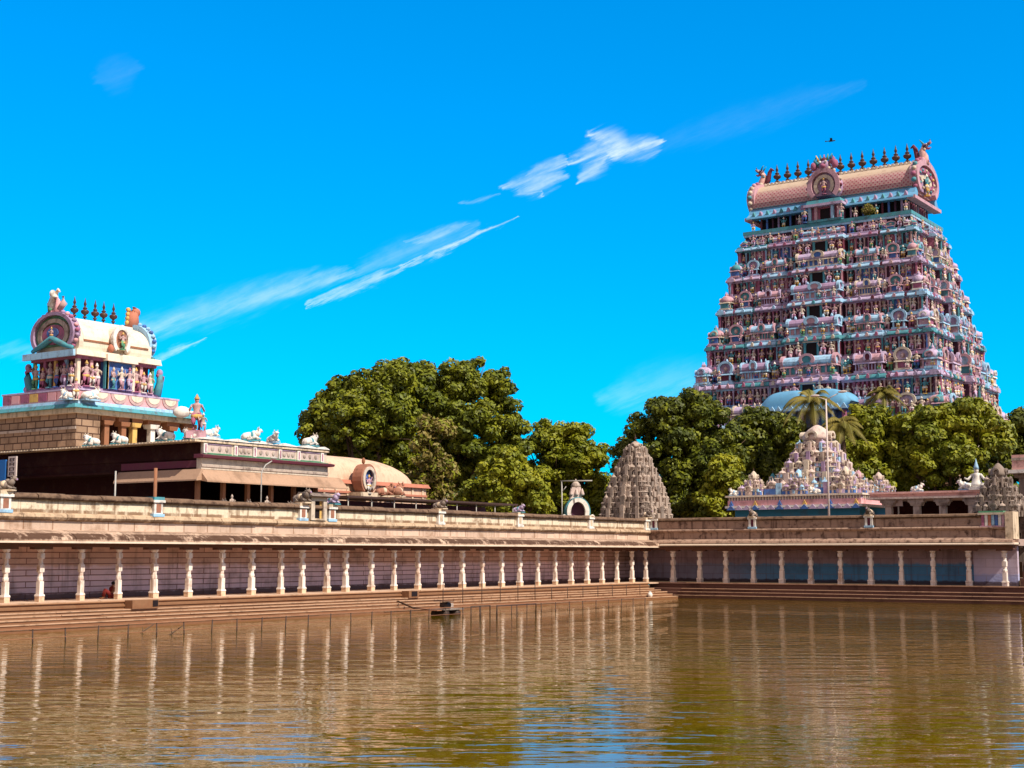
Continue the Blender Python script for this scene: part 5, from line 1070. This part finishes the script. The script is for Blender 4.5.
def tree(name, label, D, lobes, base_px, seed, mats=('leaf', 'leafdark'), clump=.74, per=300, size=.18, group=None, zbase=.9, trunk_r=.45, fill=1.0, cat='tree'):
    """lobes: (px, py, radius px, depth offset m); clumps sit on and in each lobe"""
    rs = np.random.RandomState(seed); k = D / 1440.0
    bp = at_d(base_px, 540, D); base = Vector((bp.x, bp.y, zbase)); r = thing(name, label, cat, base)
    if group: r['group'] = group
    lobes = list(lobes) + [(px, 512, 24, do + 1) for (px, py, rp, do) in lobes if py > 440 and rp > 14]
    C_ = []; Rr = []; LC = []
    for (px, py, rp, do) in lobes:
        c_ = at_d(px, py, D + do) - base; Rl = rp * k; LC.append((c_, Rl)); n = max(4, int(9 * fill * (Rl / clump) ** 2 * .50))
        d = rand_dirs(rs, n); d[:, 2] = np.where(d[:, 2] < -.45, -d[:, 2], d[:, 2]); f = .30 + .74 * rs.random(n) ** .6
        C_.append(np.array(c_) + d * (f * Rl)[:, None]); Rr.append(clump * (.55 + .75 * rs.random(n)) * min(1.0, .45 + Rl / (clump * 4)))
    C_ = np.concatenate(C_); Rr = np.concatenate(Rr)
    crown = link('crown', leaves_mesh(rs, C_, Rr, per, size, mats), r)
    b = MB(); top = max(LC, key=lambda t: t[1])[0]; h = top.z
    b.tube([(0, 0, -.1), (.1, .05, h * .3), (top.x * .4, top.y * .4, h * .55), tuple(top * .8)], [trunk_r, trunk_r * .8, trunk_r * .55, trunk_r * .25], 'bark', 9)
    for (c_, Rl) in LC:
        s_ = Vector((c_.x * .12, c_.y * .12, h * .38)); m_ = s_.lerp(c_, .5) + Vector((0, 0, .3)); b.tube([s_, m_, c_], [trunk_r * .45, trunk_r * .28, trunk_r * .08], 'bark', 6)
        for _ in range(4): e = c_ + Vector(rand_dirs(rs, 1)[0]) * Rl * .85; b.tube([c_.lerp(m_, .3), e], [trunk_r * .12, trunk_r * .03], 'bark', 5)
    b.build('trunk', r); return r
tree('broadleaf_tree', 'wide dark green tree right behind the hall, leftmost of the trees', 112, [(342, 404, 26, 0), (372, 396, 26, 1), (392, 384, 22, 1), (350, 432, 34, -1), (385, 425, 36, 0), (322, 420, 17, 1), (318, 440, 20, 2), (312, 428, 10, 0), (345, 465, 34, 3), (385, 468, 36, 2), (360, 382, 12, 0)], 360, 1, ('leaf', 'leafdark'))
tree('broadleaf_tree', 'tallest rounded tree in the middle of the left group, dense green', 116, [(425, 392, 28, 0), (462, 386, 26, 0), (492, 400, 26, -1), (400, 385, 22, 1), (440, 428, 40, 0), (485, 440, 38, -2), (515, 425, 12, 0), (508, 450, 20, -1), (440, 475, 40, 2), (485, 482, 34, 0), (478, 368, 10, 0), (500, 380, 10, 0)], 455, 2, ('leaf', 'leafdark'))
tree('vine_covered_tree', 'paler dry yellow-green tree standing before the dark trees above the peach vault', 104, [(436, 432, 18, 0), (428, 456, 20, 0), (440, 478, 18, 0), (436, 500, 20, 0), (420, 480, 12, 0)], 434, 3, ('leafdry', 'leaf'), clump=.5, size=.15)
tree('bright_bush', 'bright green bushy tree just above the left parapet', 100, [(500, 478, 26, 0), (522, 492, 24, 0), (480, 496, 18, 0), (498, 505, 20, 0), (535, 505, 14, 0), (510, 462, 14, 0)], 505, 4, ('leafbright', 'leaf'), clump=.5)
tree('broadleaf_tree', 'smaller rounded tree left of the grey spire, below the gap of sky', 120, [(545, 442, 20, 0), (572, 440, 18, 0), (590, 458, 18, -1), (555, 470, 30, 0), (585, 480, 24, 0), (530, 450, 14, 0), (560, 500, 30, 1), (595, 495, 16, 0)], 562, 5, ('leaf', 'leafbright'), clump=.7)
tree('broadleaf_tree', 'tall dark tree directly right of the grey spire', 113, [(690, 412, 22, 0), (668, 418, 22, 0), (648, 428, 18, 1), (706, 425, 26, 0), (630, 455, 16, 3), (640, 470, 26, 2), (675, 455, 36, 0), (712, 460, 32, 0), (690, 490, 40, 0), (640, 495, 28, 3), (735, 440, 14, 0), (728, 485, 24, 0)], 690, 6, ('leafdark', 'leaf'))
tree('bright_bush', 'small bright tree left of the painted shrine frieze', 108, [(722, 474, 16, 0), (730, 490, 14, 0), (712, 498, 14, 0), (735, 466, 9, 0)], 722, 7, ('leafbright', 'leaf'), clump=.5)
tree('broadleaf_tree', 'dark tree behind the left small spires of the painted shrine', 117, [(758, 432, 22, 0), (785, 438, 22, 0), (760, 462, 30, 0), (795, 468, 28, 0), (745, 420, 12, 0), (775, 492, 34, 0)], 770, 8, ('leafdark', 'leaf'))
tree('broadleaf_tree', 'green tree directly right of the tall painted spire', 112, [(858, 425, 18, 0), (880, 430, 22, 0), (868, 455, 26, 0), (895, 455, 24, 0), (845, 450, 16, 0), (880, 482, 30, 0), (850, 478, 22, 0)], 872, 9, ('leaf', 'leafbright'))
tree('broadleaf_tree', 'broad bright green tree below the lower right corner of the gateway tower', 110, [(920, 432, 24, 0), (950, 420, 20, 0), (972, 418, 20, 0), (940, 450, 30, 0), (980, 445, 28, 0), (960, 478, 34, 0), (915, 470, 24, 0), (1000, 432, 14, 0)], 950, 10, ('leaf', 'leafbright'))
tree('broadleaf_tree', 'dark green tree cut by the right edge of the picture', 116, [(1010, 440, 20, 0), (1030, 428, 22, 0), (1005, 468, 28, 0), (1040, 460, 34, 0), (1015, 500, 30, 0), (1060, 440, 26, 0)], 1020, 11, ('leafdark', 'leaf'))
p = at_d(867, 212, 137); 
def tuft():
    c_ = on_y(868, 216, CYF := 130.9); rs = np.random.RandomState(5); r = thing('wild_shrub', 'small yellowish shrub growing on the ledge below the tower vault', 'shrub', (c_.x, 131.2, GZN + .3)); n = 14
    C_ = rand_dirs(rs, n) * .38 + np.array([0, 0, .6]); link('foliage', leaves_mesh(rs, C_, np.full(n, .38), 420, .1, ('leafdry', 'leaf')), r)
    b = MB(); b.tube([(0, 0, -.05), (0, 0, .5)], [.06, .03], 'bark'); b.build('stem', r)
tuft()
def palm(px, py, D, seed, label, R_=3.4, n=22):
    rs = random.Random(seed); c_ = at_d(px, py, D); r = thing('palm_tree', label, 'palm tree', (c_.x, c_.y, .9), group='palms before the gateway tower'); h = c_.z - .9
    b = MB(); b.tube([(.5, .2, -.1), (.3, .1, h * .4), (0, 0, h)], [.26, .2, .16], 'bark', 9); b.build('trunk', r)
    for k in range(n):
        a = 2 * math.pi * k / n + rs.uniform(-.15, .15); el = rs.uniform(-.2, 1.25); L = R_ * rs.uniform(.8, 1.1); b = MB(); pts = []
        for i in range(9):
            t = i / 8; x = L * t * math.cos(el) * (1 - .1 * t); z = L * (math.sin(el) * t - (.75 * t * t)); pts.append(Vector((x * math.cos(a), x * math.sin(a), h + z)))
        b.tube(pts, [.045 * (1 - i / 9) + .01 for i in range(9)], 'palmleaf', 4)
        side = Vector((-math.sin(a), math.cos(a), 0))
        for i in range(1, 30):
            t = i / 30; j = t * 8; i0 = min(7, int(j)); p_ = pts[i0].lerp(pts[i0 + 1], j - i0); d = (pts[i0 + 1] - pts[i0]).normalized(); ll = .75 * math.sin(math.pi * (t * .85 + .12)) * rs.uniform(.8, 1.1)
            for s in (-1, 1):
                e = p_ + (side * s * .75 + d * .5 + Vector((0, 0, -.45))).normalized() * ll; w_ = d * .05; b.add([tuple(p_ - w_), tuple(p_ + w_), tuple(e)], [(0, 1, 2)], 'palmleaf')
        b.build('frond', r)
palm(812, 401, 112, 1, 'feathery palm behind the tall painted spire, left of the lamp pole', 3.2, 26); palm(884, 394, 118, 2, 'palm poking above the trees, right of the blue porch roof', 2.3, 26)
palm(842, 424, 109, 3, 'palm with drooping yellow fronds just right of the lamp pole', 2.6, 22)
def far_wood():
    rs = np.random.RandomState(77); C_ = []; Rr = []
    for i in range(70):
        px = -150 + 1350 * i / 70; D = rs.uniform(175, 200); c_ = at_d(px, rs.uniform(520, 545), D); C_.append(list(c_)); Rr.append(rs.uniform(4, 6))
    link('distant_trees', leaves_mesh(rs, np.array(C_), np.array(Rr), 40, .5, ('leafdark', 'leaf')), None, kind='stuff', label='low belt of distant trees behind the temple', category='trees')
far_wood()

# ------------------------------------------------------------------ rails and pump in the water
def water_rail():
    X = -37.6; y0_ = 2.0; y1_ = on_x(655, 600, X).y; r = thing('water_railing', 'thin rusty pipe railing standing in the water along the left steps', 'railing', (X, y0_, -.36)); zt = .36 + .46
    pxs = [33, 66, 98, 128, 156, 184]; y = on_x(33, 640, X).y; sp = on_x(66, 640, X).y - y; ys = []; yy = y
    while yy > y0_ + 1: ys.append(yy); yy -= sp
    yy = y + sp
    while yy < min(y1_, 78): ys.append(yy); yy += sp
    rr = random.Random(3)
    for q in ys: b = MB(); t = rr.uniform(-.03, .03); b.tube([(0, q - y0_, 0), (t, q - y0_ + t, zt)], .022, 'iron', 6); b.build('post', r)
    b = MB(); b.tube([(0, min(ys) - y0_, zt), (0, (min(ys) + max(ys)) / 2 - y0_, zt - .015), (0, max(ys) - y0_, zt)], .02, 'rust', 6); b.build('top_rail', r)
    b = MB(); b.tube([(0, min(ys) - y0_, zt - .3), (0, max(ys) - y0_, zt - .3)], .012, 'rust', 6); b.build('lower_rail', r)
water_rail()
def step_rail():
    X = XL + 2.7; a, c_ = on_x(443, 600, X).y, on_x(640, 600, X).y; r = thing('step_railing', 'thin dark pipe railing on the left steps below the columns', 'railing', (X, a, .39)); n = 13
    for i in range(n): b = MB(); y = (c_ - a) * i / (n - 1); b.tube([(0, y, -.2), (0, y, 1.0 if i < 6 else .55)], .022, 'iron', 6); b.build('post', r)
    b = MB(); b.tube([(0, 0, .5), (0, c_ - a, .5)], .02, 'iron', 6); b.build('rail', r)
    for i, (pa, pb_, Xg, lab) in enumerate(((471, 478, -35.5, 'small dark gate frame in the water right of the pump'), (497, 524, -35.0, 'wide dark gate frame in the water, right one of two'))):
        ya_, yb_ = on_x(pa, 620, Xg).y, on_x(pb_ + 12, 620, Xg).y; b = MB(); b.tube([(0, 0, -.4), (0, 0, .58), (0, yb_ - ya_, .58), (0, yb_ - ya_, -.4)], .028, 'iron', 6); b.tube([(0, (yb_ - ya_) * .5, -.4), (0, (yb_ - ya_) * .5, .58)], .022, 'iron', 6); b.build('gate_frame', None, loc=(Xg, ya_, 0), label=lab, category='gate frame', group='gate frames in the water')
step_rail()
def pump():
    X = -39.7; p = on_x(446, 608, X); r = thing('floating_pump', 'dark pump on a small floating raft beside the left steps', 'pump', (p.x, p.y, 0), 0, None, .85)
    b = MB(); b.box(-.55, .55, -.9, .9, .28, .34, 'stonedark'); b.box(-.4, .4, -1.3, -.9, .26, .30, 'rust'); b.build('deck', r)
    for y in (-.55, .45): b = MB(); b.tube([(-.45, y, .08), (.5, y, .08)], .2, 'iron', 12); b.build('float', r)
    b = MB(); b.tube([(0, -.35, .52), (0, .25, .52)], .17, 'iron', 12); b.box(-.12, .12, .25, .5, .34, .62, 'stone'); b.box(-.5, .4, -.4, .2, .72, .75, 'darkroof'); b.build('motor', r)
    b = MB(); b.tube([(0, .5, .5), (-.3, 1.0, .4), (-1.2, 1.3, .15), (-3.4, 1.5, .25), (-4.6, 1.6, .6)], .05, 'iron', 7); b.build('hose', r)
pump()
for i, (px, X) in enumerate(((137, -39.6), (166, -37.9))):
    p = on_x(px, 640, X); b = MB(); g_ = random.Random(i); b.tube([(0, 0, -.1), (.1, .3, .12), (.0, .75, .28)], [.03, .025, .012], 'bark', 5); b.tube([(.05, .2, .06), (-.15, .35, .2)], [.02, .01], 'bark', 5); b.build('driftwood', None, loc=(p.x, p.y, 0), label=['dark twig sticking out of the water by the railing, left one', 'dark twig sticking out of the water by the railing, right one'][i], category='twig', group='twigs in the water')
p = on_x(650, 592, XL + 3.1); b = MB(); b.ell((0, 0, .14), (.16, .16, .18), 'white'); b.lathe([(.07, .28), (.09, .34), (.05, .36)], 'white', n=8); b.build('white_pot', None, loc=(p.x, min(p.y, 80.6), .13), label='small white pot standing on the steps at the tank corner', category='pot')

# ------------------------------------------------------------------ seated person in red
def person():
    p = on_x(112, 598, XL - .55); r = thing('person', 'person in red cloth sitting on the platform with back against a column', 'person', (XL - .55, p.y, .94), R(-30), None, .82)
    J = [(0, 0, .16), (0, .03, .34), (0, .06, .52), (0, .04, .62), (0, .02, .74),            # pelvis, waist, chest, neck, head
         (-.17, .06, .53), (-.24, -.02, .34), (-.14, -.20, .30), (.17, .06, .53), (.24, -.02, .34), (.14, -.20, .30),
         (-.11, -.02, .14), (-.20, -.36, .42), (-.16, -.42, .06), (-.16, -.58, .035), (.11, -.02, .14), (.20, -.36, .42), (.16, -.42, .06), (.16, -.58, .035)]
    E = [(0, 1), (1, 2), (2, 3), (3, 4), (2, 5), (5, 6), (6, 7), (2, 8), (8, 9), (9, 10), (0, 11), (11, 12), (12, 13), (13, 14), (0, 15), (15, 16), (16, 17), (17, 18)]
    rad = [.15, .13, .14, .05, .095, .06, .045, .032, .06, .045, .032, .10, .065, .045, .03, .10, .065, .045, .03]
    me = bpy.data.meshes.new('body'); me.from_pydata(J, E, []); o = link('body', me, r); m = o.modifiers.new('skin', 'SKIN'); o.modifiers.new('sub', 'SUBSURF').levels = 1
    for i, q in enumerate(me.skin_vertices[0].data): q.radius = (rad[i], rad[i]); q.use_root = (i == 0)
    me.materials.append(P('skin'))
    b = MB(); b.lathe([(.22, .02), (.24, .14), (.19, .26), (.17, .36), (.19, .50), (.15, .58), (.07, .62)], 'redcloth', n=14, sy=.85)
    for s in (-1, 1): b.tube([(s * .11, -.02, .16), (s * .20, -.36, .43), (s * .17, -.41, .14)], [.13, .10, .08], 'redcloth', 10)
    b.build('clothing', r); b = MB(); b.ell((0, .045, .775), (.10, .105, .10), 'hair'); b.ell((0, .13, .74), (.05, .05, .05), 'hair'); b.build('hair', r)
person()

# bird
p = at_d(831, 141, 150); b = MB()
b.ell((0, 0, 0), (.32, .09, .08), 'bird'); b.ell((.33, 0, .03), (.09, .07, .07), 'bird'); b.tube([(.4, 0, .03), (.5, 0, .0)], [.03, .008], 'bird', 5)
b.prism([(-.3, .0), (-.62, .05), (-.62, -.05)], -.08, .08, 'bird')
for s in (-1, 1): b.add([(.16, s * .05, .03), (-.14, s * .05, .03), (-.08, s * .42, .20), (.14, s * .42, .22), (-.22, s * .85, .10), (.16, s * .05, .0), (-.14, s * .05, .0), (-.08, s * .42, .18), (.14, s * .42, .20)], [(0, 1, 2, 3), (3, 2, 4), (5, 8, 7, 6), (8, 4, 7)], 'bird')
b.build('bird', None, loc=p, rz=R(20), label='small dark bird flying above the gateway tower', category='bird')
